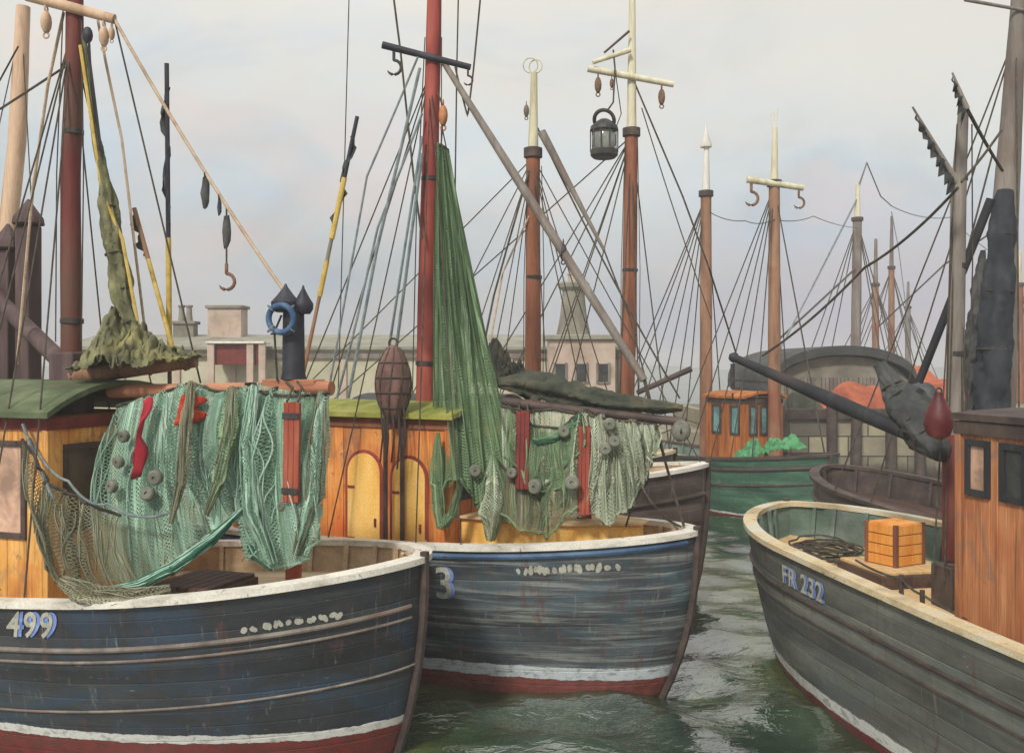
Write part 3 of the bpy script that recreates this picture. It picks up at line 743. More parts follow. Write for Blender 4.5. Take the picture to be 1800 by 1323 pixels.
# far quay on the left with the long shed, stone pier on the right
mb = MB(); mb.box((-60, 37, -1), (7.5, 70, 1.9)); structure(mb.build('far_quay', 'stone'))
mb = MB(); mb.box((7.7, 33, -1), (70, 46, 2.62)); structure(mb.build('stone_pier', 'stone'))
for i, (u, d) in enumerate(((1372, 0), (1462, .04), (1506, -.05), (1566, .03), (1618, 0), (1700, .04))):
    pl = P(u, 740, 32.6); o = spar([V((pl.x+d, 32.62, -.6)), V((pl.x, 32.62, 3.1+d*4))], [.2, .17], 'trim_dark', None, 'timber_pile', 12)
    tag(o, 'dark timber pile standing against the face of the stone pier', 'pile', 'timber piles of the stone pier')
mb = MB(); mb.box((7.5, 32.85, 2.62), (70, 33.5, 2.98)); tag(mb.build('coping', 'trim_dark', bevel=.02), 'worn timber coping beam along the top edge of the stone pier', 'coping')
def far_land():
    rows = []
    for j in range(7):
        r = []
        for i in range(121):
            x = -500+i*1000/120; hgt = (3+2.6*NZ.noise(V((x*.012, 1, 0)))+1.3*NZ.noise(V((x*.05, 4, 0))))
            r.append(V((x, 330+j*16, -1+ (hgt+1)*math.sin(PI*j/6*.5+.0)*1.0)))
        rows.append(r)
    mb = MB(); mb.grid(rows); structure(mb.build('far_shore', mottled('far shore', [(112, 120, 116), (132, 138, 132), (146, 148, 140)], (1, 1, 1), .05, .9, 0)))
far_land()

def gable(root, x0, x1, y0, y1, z0, ze, zr, wall, roof, wname='wall', axis='x'):
    mb = MB(); mb.box((x0, y0, z0), (x1, y1, ze))
    ym = (y0+y1)/2
    mb.plate([V((x0+.02, y0, ze)), V((x0+.02, y1, ze)), V((x0+.02, ym, zr-.06))], V((x1-x0-.04, 0, 0)))
    w = mb.build(wname, wall, root, world=True)
    mb = MB(); o = .25; k = (zr-ze)/(ym-y0); t = V((0, 0, .12))
    for s, yy in ((1, y0-o), (-1, y1+o)):
        a, b, c, d = V((x0-o, yy, ze-k*o)), V((x1+o, yy, ze-k*o)), V((x1+o, ym, zr)), V((x0-o, ym, zr))
        mb.plate([a, b, c, d], t)
    mb.build('roof', roof, root, world=True); return w

wh = thing('warehouse', 'long low buff warehouse with a shallow pale roof on the far quay', 'warehouse', (-8, 42, 1.9))
w = gable(wh, -19, 4.6, 41, 49, 1.9, 5.15, 5.75, 'buff', 'roof_slate')
for i in range(11):
    mb = MB(); mb.box((-19+i*2.35, 40.9, 1.9), (-18.75+i*2.35, 41.0, 4.75)); mb.build('pilaster', 'buff_pink', w, world=True, bevel=.02)
mb = MB(); mb.box((-19.1, 40.86, 4.75), (4.7, 40.99, 4.95)); mb.build('gutter_board', 'mast_grey', w, world=True)
def chimney(label, u0, u1, vt, vb, Y, mat, pots=0, cap='grey_brick'):
    a, b = P(u0, vb, Y), P(u1, vt, Y); c = (a+b)/2; hw = (b.x-a.x)/2
    r = thing('chimney', label, 'chimney', (c.x, Y, a.z), 0, 'chimneys on the far warehouse')
    mb = MB(); mb.box((a.x, Y-hw*.7, a.z-.8), (b.x, Y+hw*.7, b.z)); mb.build('stack', mat, r, world=True, bevel=.03)
    mb = MB(); mb.box((a.x-.09, Y-hw*.7-.09, b.z), (b.x+.09, Y+hw*.7+.09, b.z+.14)); mb.build('cap', cap, r, world=True, bevel=.02)
    for i in range(pots):
        mb = MB(); x = c.x+(i-(pots-1)/2)*hw*.75
        mb.lathe([(.16, 0), (.13, .3), (.12, .62), (.16, .66), (.16, .74)], (x, Y, b.z+.14), 14); mb.build('chimney_pot', 'grey_brick', r, world=True)
chimney('narrow grey brown chimney with two pots on the warehouse roof', 308, 344, 570, 618, 44.5, 'grey_brick', 2)
chimney('broad pinkish buff chimney stack above the dark red hutch of the warehouse', 371, 430, 543, 600, 44.6, 'buff_pink', 0)
hu = thing('loading_hutch', 'small dark red loading hutch with pale posts on the warehouse front below the broad chimney', 'loading hutch', (P(413, 636, 40.3).x, 40.3, 1.9))
a, b = P(375, 641, 40), P(456, 604, 40)
mb = MB(); mb.box((a.x, 40.0, a.z), (b.x, 40.84, b.z)); mb.build('body', 'trim_red', hu, world=True, bevel=.02)
for u in (371, 440, 461):
    c = P(u, 640, 39.9); mb = MB(); mb.box((c.x-.14, 39.82, 1.9), (c.x+.14, 39.99, c.z+.95)); mb.build('post', 'buff_pink', hu, world=True, bevel=.02)
mb = MB(); mb.box((a.x-.25, 39.75, b.z), (b.x+.25, 40.84, b.z+.09)); mb.build('roof', 'white_spar', hu, world=True, bevel=.02)

# buff harbour office with the stubby grey tower
off = thing('harbour_office', 'square buff harbour office with a flat parapet roof, below the stubby grey tower', 'office', P(1030, 700, 40))
a, b = P(966, 720, 38), P(1082, 597, 38)
mb = MB(); mb.box((a.x, 38, 1.9), (b.x, 40.4, b.z)); ow = mb.build('wall', 'buff_pink', off, world=True, bevel=.03)
mb = MB(); mb.box((a.x-.12, 37.85, b.z), (b.x+.12, 40.55, b.z+.2)); mb.build('parapet', 'roof_slate', off, world=True, bevel=.03)
for u in (985, 1022, 1060):
    c = P(u, 655, 38); mb = MB(); mb.k = 1; mb.box((c.x-.2, 37.95, c.z-.35), (c.x+.2, 38.0, c.z+.35)); mb.k = 0
    for sx in (-1, 1): mb.box((c.x+sx*.23-.04, 37.93, c.z-.4), (c.x+sx*.23+.04, 38.0, c.z+.4))
    mb.box((c.x-.19, 37.94, c.z-.43), (c.x+.19, 38.0, c.z-.36)); mb.build('window', ['mast_grey', 'glass'], ow, world=True)
tw = thing('tower', 'stubby tapering grey tower with a flared cap on the buff harbour office', 'tower', P(1008, 597, 39.3))
c = P(1008, 595, 39.3); tp = P(1008, 498, 39.3).z-c.z
mb = MB(); mb.lathe([(.72, 0), (.56, tp*.35), (.46, tp*.75), (.44, tp*.86)], c+V((0, 0, .03)), 24); mb.build('shaft', 'grey_brick', tw, world=True)
mb = MB(); mb.lathe([(.45, tp*.86), (.62, tp*.92), (.66, tp*.99), (.60, tp*1.02), (.2, tp*1.03)], c, 24); mb.build('gallery', 'roof_slate', tw, world=True)
mb = MB(); mb.lathe([(.22, tp*1.03), (.22, tp*1.15), (.27, tp*1.16), (.2, tp*1.24), (.06, tp*1.3), (.02, tp*1.42)], c, 18); mb.build('light_dome', 'buff_pink', tw, world=True)

# boat shed with the curved tarred roof on the pier
sh = thing('boat_shed', 'buff boat shed with a curved black tarred roof on the stone pier', 'shed', P(1475, 740, 38))
xl, xr = P(1362, 640, 36).x, P(1600, 640, 36).x; xm = (xl+xr)/2; hw = (xr-xl)/2
ztop, zspr = P(1475, 626, 36).z, P(1475, 690, 36).z
arc = [(xm+hw*math.cos(PI-PI*i/24), zspr+(ztop-zspr)*math.sin(PI*i/24)**.8) for i in range(25)]
mb = MB(); mb.plate([V((xl, 36, 2.62)), V((xr, 36, 2.62))]+[V((x, 36, z)) for x, z in arc[::-1]], V((0, 7, 0))); sw = mb.build('wall', 'grey_brick', sh, world=True)
mb = MB(); ro = [(xm+(x-xm)*1.05, z+.05) for x, z in arc]
mb.grid([[V((x, y, z)) for x, z in ro] for y in (35.6, 43.3)]); mb.grid([[V((x, y, z+.34)) for x, z in ro] for y in (35.6, 43.3)])
for y in (35.6, 43.3): mb.grid([[V((x, y, z)) for x, z in ro], [V((x, y, z+.34)) for x, z in ro]])
mb.build('roof', 'roof_dark', sh, world=True)
for u in (1405, 1470, 1535):
    c = P(u, 705, 36); mb = MB(); mb.k = 1; mb.box((c.x-.55, 35.95, 2.7), (c.x+.55, 36, 4.0)); mb.k = 0
    for k in range(8): mb.box((c.x-.55+k*.14, 35.92, 2.7), (c.x-.55+k*.14+.12, 35.96, 4.0))
    mb.build('door', ['mast_grey', 'trim_dark'], sw, world=True)

def upturned(label, u0, u1, v0, Y, hgt, mat, seed):
    """tarpaulin thrown over gear, sagging between lumps"""
    a, b = P(u0, v0, Y), P(u1, v0, Y); r = thing('tarpaulin', label, 'tarpaulin', ((a.x+b.x)/2, Y, a.z), 0, 'tarpaulins on the pier')
    rows = []
    for j in range(13):
        y = Y-.9+1.8*j/12; rr = []
        for i in range(31):
            x = a.x+(b.x-a.x)*i/30; k = max(0, 1-(abs(i-15)/15)**2.6)**.5*max(0, 1-(abs(j-6)/6)**3)**.5
            rr.append(V((x, y+.15*NZ.noise(V((x, seed, 1))), max(2.64, a.z)+hgt*k*(1+.35*NZ.noise(V((x*1.2, y*1.2, seed)))))))
        rows.append(rr)
    mb = MB(); mb.grid(rows); mb.build('canvas', mat, r, world=True, ang=80)
upturned('long rust red tarpaulin over gear on the pier, in front of the curved roof shed', 1450, 1560, 722, 34.9, 1.0, 'canvas_red', 1)
upturned('low rust red tarpaulin at the pier edge, nearest the green boat', 1428, 1492, 728, 34.2, .62, 'canvas_red', 5)
upturned('dark tarpaulin over stacked gear on the pier, left of the curved roof shed', 1384, 1440, 735, 34.0, .9, 'canvas_black_green', 8)
upturned('long dark tarpaulin over stacked gear on the pier behind the cargo boom', 1560, 1660, 738, 34.4, 1.1, 'canvas_dark', 14)
def roofed(label, u0, u1, v0, vt, Y):
    a, b = P(u0, v0, Y), P(u1, vt, Y); r = thing('low_shed', label, 'shed', ((a.x+b.x)/2, Y, 2.62), 0, 'red roofed sheds on the pier')
    gable(r, a.x, b.x, Y, Y+3, 2.62, b.z-.62, b.z, 'buff', 'roof_red')
roofed('red tiled low shed behind the dark furled sail, right of the curved roof', 1596, 1642, 740, 648, 39)
roofed('longer red tiled shed at the right end of the pier beyond the brown wheelhouse', 1662, 1765, 740, 672, 39.5)

# ================================================================== the three near boats
A = Boat('fishing_boat', 'black blue fishing boat numbered 499 with an orange wheelhouse and mint nets, nearest at left', -1.02, 11.0, math.radians(-20), 12.2, 1.95, 2.27, 1.74, 2.0, .62, 3.3, 'fishing boats moored side by side', .38)
A.build_hull('hull_black', 'rail', 'bulwark', 'deck', 'trim_dark', strakes=((.47, .028), (.60, .016), (1.16, .014)), strakemat='mast_grey')
B = Boat('fishing_boat', 'slate fishing boat numbered 3 with an orange cabin and tall crimson mast, in the middle', 2.43, 12.85, math.radians(-28), 10.2, 1.55, 2.25, 1.95, 2.1, .85, 3.3, 'fishing boats moored side by side', .55)
B.build_hull('hull_slate', 'rail', 'bulwark', 'deck_tan', 'trim_dark', strakes=((.085, .045),), strakemat='blue_strake')
C = Boat('fishing_boat', 'grey fishing boat numbered FR 232 with a brown planked wheelhouse, bow pointing away at right', 4.64, 16.3, math.radians(101.5), 13.5, 1.72, 2.14, 1.93, 2.0, .4, 3.2, 'fishing boats moored side by side', .55)
C.build_hull('hull_grey', 'rail_tan', 'bulwark_green', 'deck_tan', 'trim_dark', strakes=((.50, .025), (.72, .016)), strakemat='trim_dark')

# painted numbers and worn names
A.name_text('499', -1, 14, 1114, .27, 'paint_grey', 'painted_character', 1.18, .12)
A.name_text('499', -1, 14, 1114, .27, 'paint_blue', 'character_shading', 1.18, .12, du=.05)
A.blobs(-1, 428, 1102, 9, .085, .10, 'paint_grey', 'boat_name', 3, .095)
B.name_text('3', -1, 765, 1049, .42, 'paint_grey', 'painted_character', 1)
B.name_text('3', -1, 765, 1049, .42, 'paint_blue', 'character_shading', 1, du=.045)
B.blobs(-1, 912, 1002, 12, .10, .14, 'paint_grey', 'boat_name', 8, .108)
C.name_text('FR 232', 1, 1376, 1023, .235, 'paint_grey', 'painted_character', 1.12)
C.name_text('FR 232', 1, 1376, 1023, .235, 'paint_blue', 'character_shading', 1.12, du=.045)

# ---------------- boat A fittings
wa = wheelhouse(A, 4.35, 7.4, -1.12, 1.05, 1.1, 3.86, 'orange', 'roof_green',
    wins=[('n', 1.95, 2.72, 2.45, 3.55, 'glass_warm'), ('n', .72, 1.22, 2.35, 3.4, 'glass'), ('b', .25, .95, 2.5, 3.5, 'glass'), ('b', 1.2, 1.9, 2.5, 3.5, 'glass')],
    doors=[], trim='trim_dark', pw=.3, rmat_trim='trim_red', camber=.36, over=.2)
mA = A.s_at(126, 0); mz = 4.0
top = A.W(mA, 0, 8.9); foot = A.W(mA, 0, 3.7)
def zu(b, q, t, u, v):           # height of photo row v above point (q,t) of boat b
    return b.z_at(v, q, t)
ma = spar([foot, A.W(mA+.02, 0, zu(A, mA, 0, 0, 300)), A.W(mA-.05, 0, zu(A, mA, 0, 0, 110)), A.W(mA-.05, 0, 10.2)], [.135, .125, .115, .10], 'mast_red', A.root, 'mast')
mb = MB(); c = A.W(mA, 0, 0)
mb.obox((c.x, c.y, 4.2), A.a*.2, A.n*.2, V((0, 0, .46))); mb.build('mast_housing', 'purple_post', A.root, world=True, bevel=.03)
zc = zu(A, mA, 0, 0, 18); ca = c.copy(); ca.z = zc
def crosstree(mast, c, dx0, dz0, dx1, dz1, r, mat, hang=(), hmat='block', dirv=V((1, 0, 0))):
    a = c+dirv*dx0+V((0, -.14, dz0)); b = c+dirv*dx1+V((0, -.14, dz1))
    o = spar([a, b], [r, r*.85], mat, mast, 'crosstree')
    for k, kind, sz in hang:
        p = a.lerp(b, k); mb = MB()
        if kind == 'p': pulley(mb, p-V((0, 0, r+sz*1.7)), sz); nm = 'pulley_block'
        elif kind == 'h': hook(mb, p-V((0, 0, r+sz*2.2)), sz); nm = 'hook'
        else: mb.lathe([(sz*.3, 0), (sz, -sz*.5), (sz*.9, -sz*2.3), (sz*.3, -sz*2.5)], p-V((0, 0, r)), 12); nm = 'lamp'
        mb.build(nm, hmat, mast, world=True)
    return a, b
ta, tb = crosstree(ma, ca, -.52, .14, .62, -.17, .075, 'mast_tan', [(.22, 'p', .12), (.88, 'p', .11), (.97, 'p', .07)], 'mast_tan')
A1 = A.W(2.0, -.1, 0)
stackq = A.s_at(516, 0)
stk = A.W(stackq, 0, 0)
# gallows: post, fore-and-aft beam, dark iron stack with two cowls
gz = zu(A, stackq, 0, 0, 684)
spar([A.W(stackq-.55, -.05, gz+.02), A.W(4.4, -.05, gz-.05)], [.085, .085], 'rust_beam', A.root, 'gallows_beam')
spar([V((stk.x, stk.y, 1.3)), V((stk.x, stk.y, gz))], [.1, .09], 'rust_board', A.root, 'gallows_post', 12)
hb = thing('hanging_board', 'rust red board hung on ropes from the gallows in front of the mint net', 'board', P(512, 885, 10.82))
b0, b1_ = P(512, 884, 10.82), P(514, 706, 10.9); ex_ = (A.a*-1)*.105; up_ = (b1_-b0)/2
mb = MB()
for k in (-1, 0, 1): mb.obox((b0+b1_)/2+ex_*(k*.66), ex_*.32, A.n*.025, up_*(1-.015*abs(k)))
mb.build('planks', 'rust_board', hb, world=True, bevel=.008)
for k in (.12, .86):
    mb = MB(); mb.obox(b0.lerp(b1_, k)-A.n*.034, ex_*1.02, A.n*.008, V((0, 0, .035))); mb.build('iron_strap', 'iron', hb, world=True, bevel=.004)
mb = MB()
for k in (-.7, .7): mb.tube([b1_+ex_*k, b1_+ex_*k*.8+V((0, .25, .16)), V((stk.x+ex_.x*k, stk.y-.13, gz+.1))], .014, 6)
mb.build('hanging_rope', 'rope', hb, world=True)
mb = MB(); mb.obox((stk.x, stk.y, gz+.06), A.a*.36, A.n*.13, V((0, 0, .06))); mb.build('gallows_cap', 'rust_beam', A.root, world=True, bevel=.015)
zt = zu(A, stackq, 0, 0, 540)
mb = MB(); mb.lathe([(.155, gz+.12), (.135, gz+.2), (.125, zt), (.15, zt+.01)], (stk.x, stk.y, 0), 20); st = mb.build('exhaust_stack', 'slate', A.root, world=True)
for dx, zz, r in ((-.09, .0, .17), (.12, -.02, .12)):
    mb = MB(); p = V((stk.x+dx, stk.y-.02, zt+zz)); mb.lathe([(r*.7, -.06), (r, .0), (r*1.02, .06), (r*.6, .14), (r*.16, .24), (.01, .28)], p, 16); mb.build('cowl', 'slate', st, world=True)
mb = MB(); mb.tube([V((stk.x-.17, stk.y-.1, gz+.1)), V((stk.x-.2, stk.y-.12, zt-.3)), V((stk.x-.12, stk.y-.1, zt-.1))], .014, 6); mb.tube([V((stk.x-.25, stk.y-.1, zt-.32)), V((stk.x-.1, stk.y-.1, zt-.32))], .014, 6); mb.build('bracket', 'iron', st, world=True)
rg_ = thing('lifebuoy', 'blue ring lifebuoy hooked on the dark exhaust stack above the mint net', 'lifebuoy', P(492, 560, stk.y-.24))
mb = MB(); mb.torus(P(494, 560, stk.y-.2), .16, .036, (.25, 1, .05), 36, 12); mb.build('ring', 'ring_blue', rg_, world=True)
mb = MB()
for k in range(4):
    an = PI/4+k*PI/2; p = P(494, 560, stk.y-.2)+V((math.cos(an)*.17, 0, math.sin(an)*.17)); mb.torus(p, .05, .009, (-math.sin(an), 0, math.cos(an)), 14, 5)
mb.build('grab_line', 'rope_grey', rg_, world=True)
# derrick fall from the crosstree to the stack, with its tackle
p0 = tb.copy(); p1 = V((stk.x-.05, stk.y, zt+.1)); dl = rope([p0, p1], .022, 'rope_tan', A.root, 'derrick_line', .1)
for k, (ln, sz) in zip((.54, .62), ((.20, .055), (.1, .05))):
    p = p0.lerp(p1, k)-V((0, 0, .10*4*k*(1-k)))
    r = thing('pulley_block', ('long' if k < .6 else 'short')+' grey pulley block hanging from the tan derrick line left of the cargo hook', 'pulley block', p, 0, 'blocks on the derrick line')
    mb = MB(); mb.tube([p, p-V((0, 0, .06))], .01, 5); mb.ball(p-V((0, 0, .06+ln)), ln, (.28, .25, 1), 12, .3); mb.build('shell', 'canvas_dark', r, world=True)
    mb = MB(); mb.torus(p-V((0, 0, .03)), .03, .009, (1, 0, 0), 12, 5); mb.build('shackle', 'iron', r, world=True)
p = p0.lerp(p1, .66)-V((0, 0, .09)); r = thing('cargo_hook', 'iron cargo hook with its dark tackle block, hung from the tan derrick line', 'cargo hook', p)
zh = P(400, 495, p.y).z
mb = MB(); mb.tube([p, V((p.x, p.y, zh+.2))], .012, 6); mb.build('fall_rope', 'rope', r, world=True)
mb = MB(); mb.ball(V((p.x, p.y, p.z-.32)), .2, (.27, .25, 1), 12, .3); mb.build('tackle_block', 'canvas_dark', r, world=True)
mb = MB(); hook(mb, V((p.x, p.y, zh)), .1); mb.build('hook', 'block', r, world=True)
# gallows posts aft of the wheelhouse, with capped heads and a raking strut
for u, v, t in ((14, 405, 1.0), (50, 362, 1.0)):
    q = A.s_at(u, t); w = A.W(q, t, 0); z1 = zu(A, q, t, 0, v)
    mb = MB(); mb.obox((w.x, w.y, (z1-.3+1.2)/2), A.a*.13, A.n*.13, V((0, 0, (z1-.3-1.2)/2))); g = mb.build('gallows_post', 'purple_post', A.root, world=True, bevel=.02)
    mb = MB(); mb.lathe([(.15, z1-.3), (.235, z1-.27), (.22, z1-.18), (.1, z1-.02), (.02, z1+.1)], (w.x, w.y, 0), 8); mb.build('post_cap', 'purple_post', g, world=True, bevel=.01)
q = A.s_at(0, .9)
spar([P(-30, 500, A.W(q, .9, 0).y), P(112, 640, c.y+.05)], [.11, .12], 'purple_post', A.root, 'raking_strut', 12)
# boom with olive canvas, furled steadying sail
spar([A.W(mA-.1, -.1, zu(A, mA, 0, 0, 662)), V((P(345, 634, 12.6)))], [.12, .085], 'mast_brown', A.root, 'boom')
Yc = c.y-.25
bundle('furled_sail', 'yellow olive steadying sail furled along its yard beside the red brown mast', 'sail',
       [P(147, 62, Yc), P(163, 200, Yc), P(186, 330, Yc), P(200, 440, Yc-.02), P(216, 530, Yc-.05), P(240, 606, Yc-.1)], [.02, .03, .04, .08, .11, .10, .06], 'canvas_olive', (.55, .7, .82, .93), None, .7, 3)
rope([P(141, 80, Yc-.05), P(180, 340, Yc-.08), P(215, 420, Yc-.1), P(246, 590, Yc-.1)], .022, 'rope_yellow', A.root, 'halyard')
rope([P(155, 50, Yc), P(158, 110, Yc-.02), P(182, 300, Yc-.04), P(190, 440, Yc)], .018, 'slate', A.root, 'halyard')
mb = MB(); pp = P(154, 62, Yc); mb.ball(pp, .085, (.8, .7, 1.3), 12); mb.build('pulley_block', 'slate', ma, world=True)
def heap(name, label, cat, path, hw, hgt, mat, seed, zmin=None, ridge=1.4, part='canvas'):
    """canvas laid over a boom: creased folds fall to both sides of the ridge"""
    r = thing(name, label, cat, path[0]); n = 110; pp = resample(path, n); rows = []
    for i, p in enumerate(pp):
        u = i/n*40; k = math.sin(PI*min(1, max(0, i/n*.96+.02)))**.5; rr = []
        for j in range(61):
            y = (j-30)/30; w = V((u*.17, y*1.6, seed))
            z = hgt(i/n)*k*(1-abs(y)**ridge)+k*(.14*NZ.noise(w)+.16*abs(NZ.noise(V((u*.3+y*2, y*2.2, seed+4))))+.07*NZ.noise(V((u*.6, y*5, seed)))
                -.09*(1-abs(NZ.noise(V((u*.45-y*1.2, y*1.1, seed+8)))))**6+.03*NZ.noise(V((u*1.4, y*9, seed)))+.014*NZ.noise(V((u*3, y*20, seed))))
            rr.append(p+V((.05*NZ.noise(V((u*.8, y*4, seed+3))), y*hw*(.6+.4*k)+.05*math.sin(u*.9+seed)*(.5+y), z)))
        rows.append(rr)
    mb = MB(); mb.grid(rows); o = mb.build(part, mat, r, world=True, ang=80)
    sm = o.modifiers.new('Solid', 'SOLIDIFY'); sm.thickness = .012; return r
heap('tarpaulin', 'olive tarpaulin heaped over the boom in front of the red brown mast', 'tarpaulin', [P(140, 646, Yc-.15), P(345, 628, 12.35)], .55,
     lambda x: (.66*math.exp(-((x-.24)/.13)**2)+.30*math.exp(-((x-.5)/.22)**2)+.08), 'canvas_olive', 2)
# shrouds
for dq, t in ((.9, -1.6), (.3, -1.75), (-.4, -1.8), (-1.1, -1.8), (.6, 1.6), (-.5, 1.7)):
    q = mA+dq; shrouds(A, A.W(mA, 0, zc-.3), [A.W(q, t*A.hb(q, 0)/1.95, A.sheer(q)+.05)], 'rope', .011)
rope([tb, A.W(3.2, .6, 3.2)], .012, 'rope', A.root, 'shroud', .02)
rope([P(0, 192, 13.2), P(114, 118, 12.9)], .016, 'rope', A.root, 'stay'); rope([P(-5, 150, 13.2), P(32, 82, 12.9)], .013, 'rope', A.root, 'stay')
rope([P(112, 22, Yc+.3), P(84, 150, Yc+.35), P(58, 330, Yc+.5), P(30, 640, Yc+.6)], .02, 'rope_tan', A.root, 'stay')
rope([P(172, 36, Yc+.3), P(186, 110, Yc+.3), P(214, 245, Yc+.25), P(262, 640, Yc+.2)], .018, 'rope_tan', A.root, 'stay')
# hatch, winch, hold on the fore deck of A
def hatch(b, q0, q1, t0, t1, z, hgt, mat, lid):
    mb = MB(); mb.box((-q1, t0, z-.1), (-q0, t1, z+hgt)); h = mb.build('hatch', mat, b.root, bevel=.02)
    mb = MB(); k = 6
    for i in range(k): mb.box((-q1+.03+(q1-q0-.06)*i/k, t0+.03, z+hgt), (-q1+.03+(q1-q0-.06)*(i+1)/k-.012, t1-.03, z+hgt+.045))
    mb.build('hatch_board', lid, h, bevel=.008)
hatch(A, 2.6, 3.5, -.45, .6, A.deckz(2.9), .2, 'deck_dark', 'deck_dark')
def winch(b, q, t, z, mat='iron'):
    mb = MB(); L = lambda a, bb, cc: (-(q+a), t+bb, z+cc)
    mb.lathe([(.2, -.4), (.2, -.36), (.1, -.34), (.1, .34), (.2, .36), (.2, .4)], L(0, 0, .38), 18, (0, 1, 0))
    mb.lathe([(.13, .4), (.07, .46), (.07, .58), (.12, .64)], L(0, 0, .38), 14, (0, 1, 0)); mb.lathe([(.13, -.4), (.07, -.46), (.07, -.58), (.12, -.64)], L(0, 0, .38), 14, (0, 1, 0))
    for y in (-.42, .42): mb.box(L(-.16, y-.04, -.02), L(.16, y+.04, .44))
    mb.build('winch', mat, b.root, bevel=.006)
bl = thing('blue_sheet', 'folded blue canvas lying along the rail under the orange wheelhouse at far left', 'canvas sheet', A.W(5.6, -1.7, A.sheer(5.6)))
rows = []
for i in range(27):
    q = 4.75+i*.085; rows.append([A.W(q, -(A.hb(q, 0)-.2)+.34*j/8-.0, A.sheer(q)+.04+.16*math.sin(PI*j/8)*(1+.5*NZ.noise(V((q*4, j*.4, 3))))+(.10*(i/26))) for j in range(9)])
mb = MB(); mb.grid(rows); ob = mb.build('canvas', 'canvas_blue', bl, world=True, ang=80)

# marker poles with dark flags
def marker(label, u0, v0, u1, v1, Yt, Yb, seed, segs, extend=0):
    a, b = P(u0, v0, Yt), P(u1, v1, Yb)
    b2 = b+(b-a)*extend
    r = thing('marker_pole', label, 'marker pole', b2, 0, 'net marker poles')
    for k0, k1, mt, rd_ in segs:
        spar([a.lerp(b2, k0), a.lerp(b2, k1)], [rd_, rd_*1.05], mt, r, 'pole_band' if mt == 'rope_yellow' else 'pole', 10)
    d = (b-a)
    rows = []
    for i in range(17):
        p = a.lerp(b2, .03+.26*i/16); rows.append([p+V((-.02+.085*NZ.noise(V((i*.5, seed, j*.7)))*(j/6)+(j/6)*.06*math.sin(i*.8+seed), -.03*math.sin(j+i*.6), -.02*j)) for j in range(7)])
    mb = MB(); mb.grid(rows); mb.build('flag', 'canvas_dark', r, world=True, ang=80)
marker('upright yellow banded marker pole with a rolled dark flag, left of the cargo hook', 293, 112, 298, 640, 12.8, 12.9, 2, [(0, .33, 'slate', .03), (.33, .52, 'rope_yellow', .036), (.52, .64, 'mast_grey', .026), (.64, .8, 'rope_yellow', .032), (.8, 1, 'mast_brown', .03)], .75)
marker('leaning yellow banded marker pole with a dark flag, right of the exhaust stack', 628, 205, 545, 600, 13.0, 13.0, 6, [(0, .17, 'slate', .028), (.17, .34, 'rope_yellow', .036), (.34, .4, 'mast_grey', .026), (.4, .5, 'rope_yellow', .034), (.5, 1, 'mast_brown', .026)], .6)
marker('short leaning brown pole with a dark wrapping beside the furled olive sail', 236, 366, 300, 600, 12.9, 12.7, 9, [(0, .35, 'mast_brown', .03), (.35, 1, 'rope_yellow', .03)], .1)

# ---------------- nets on boat A
bt = lambda q, t, z: A.W(q, t, z)
yz = lambda u, v, Y: P(u, v, Y)
Yn = lambda u: 12.05-(u-220)/355*.75
top_pts = [yz(u, v, Yn(u)+.05) for u, v in ((222, 715), (245, 700), (285, 690), (335, 672), (400, 690), (450, 672), (500, 684), (552, 690))]
bot_pts = [yz(u, v, Yn(u)-.55) for u, v in ((200, 1000), (232, 1034), (280, 1018), (335, 975), (390, 925), (425, 905), (452, 975), (500, 1004), (540, 978), (566, 930))]
net('fishing_net', 'big mint green net with grey floats and red strips on the black blue boat', 'net', top_pts, bot_pts, 'net_mint', 'tw_mint', 9, .10, .16, V((-.3, -1, 0)), strands=130,
    floats=[(.10, .2, .075), (.09, .33, .075), (.06, .46, .08), (.235, .55, .085), (.34, .53, .085), (.19, .3, .05), (.71, .8, .06)], seed=3,
    cloths=[(.21, .03, .42, .075, 'red_cloth'), (.44, .05, .2, .10, 'red_cloth2')], frayed=.03)
t2 = [yz(u, v, Yn(u)-.1) for u, v in ((440, 684), (470, 690), (500, 694), (540, 694), (575, 690))]
b2 = [yz(u, v, Yn(u)-.42) for u, v in ((425, 935), (455, 965), (490, 985), (525, 960), (560, 905))]
net('fishing_net', 'narrow mint net hanging as a sleeve behind the rust red board', 'net', t2, b2, 'net_mint', 'tw_mint', 7, .06, .06, V((-.3, -1, 0)), seed=9, cols=80, strands=36, layers=1,
    floats=[(.6, .72, .06)])
t3 = [yz(u, v, 11.25) for u, v in ((40, 770), (62, 800), (86, 850), (130, 870), (170, 890), (215, 905))]
b3 = [yz(u, v, 10.75) for u, v in ((72, 930), (92, 1010), (125, 1045), (165, 1052), (215, 1046), (250, 1030))]
net('fishing_net', 'thin olive net slung from the orange wheelhouse to the rail at left', 'net', t3, b3, 'net_olive', 'tw_olive', 6, .05, .14, V((-.2, -1, 0)), seed=12, cols=80, rows=40, strands=50, layers=1)
rope([P(40, 745, 11.4), P(60, 800, 11.3), P(105, 905, 11.1), P(140, 980, 10.9)], .02, 'rope_grey', A.root, 'lashing_line', 0)
rope([P(52, 770, 11.4), P(120, 845, 11.2), P(190, 885, 11.1), P(300, 900, 11.1)], .016, 'rope_grey', A.root, 'lashing_line', .1)
def drape(label, pts, rad, mat, tw, seed, n=16): return bundle('gathered_net', label, 'net', pts, rad, mat, None, None, .8, seed, tw, .55, n)
drape('dark olive gathered net hanging down the mint net between the two red strips', [P(338, 672, 11.55), P(326, 760, 11.1), P(318, 850, 10.85), P(300, 920, 10.75)], [.04, .055, .06, .02], 'net_olive', 'tw_olive', 61)
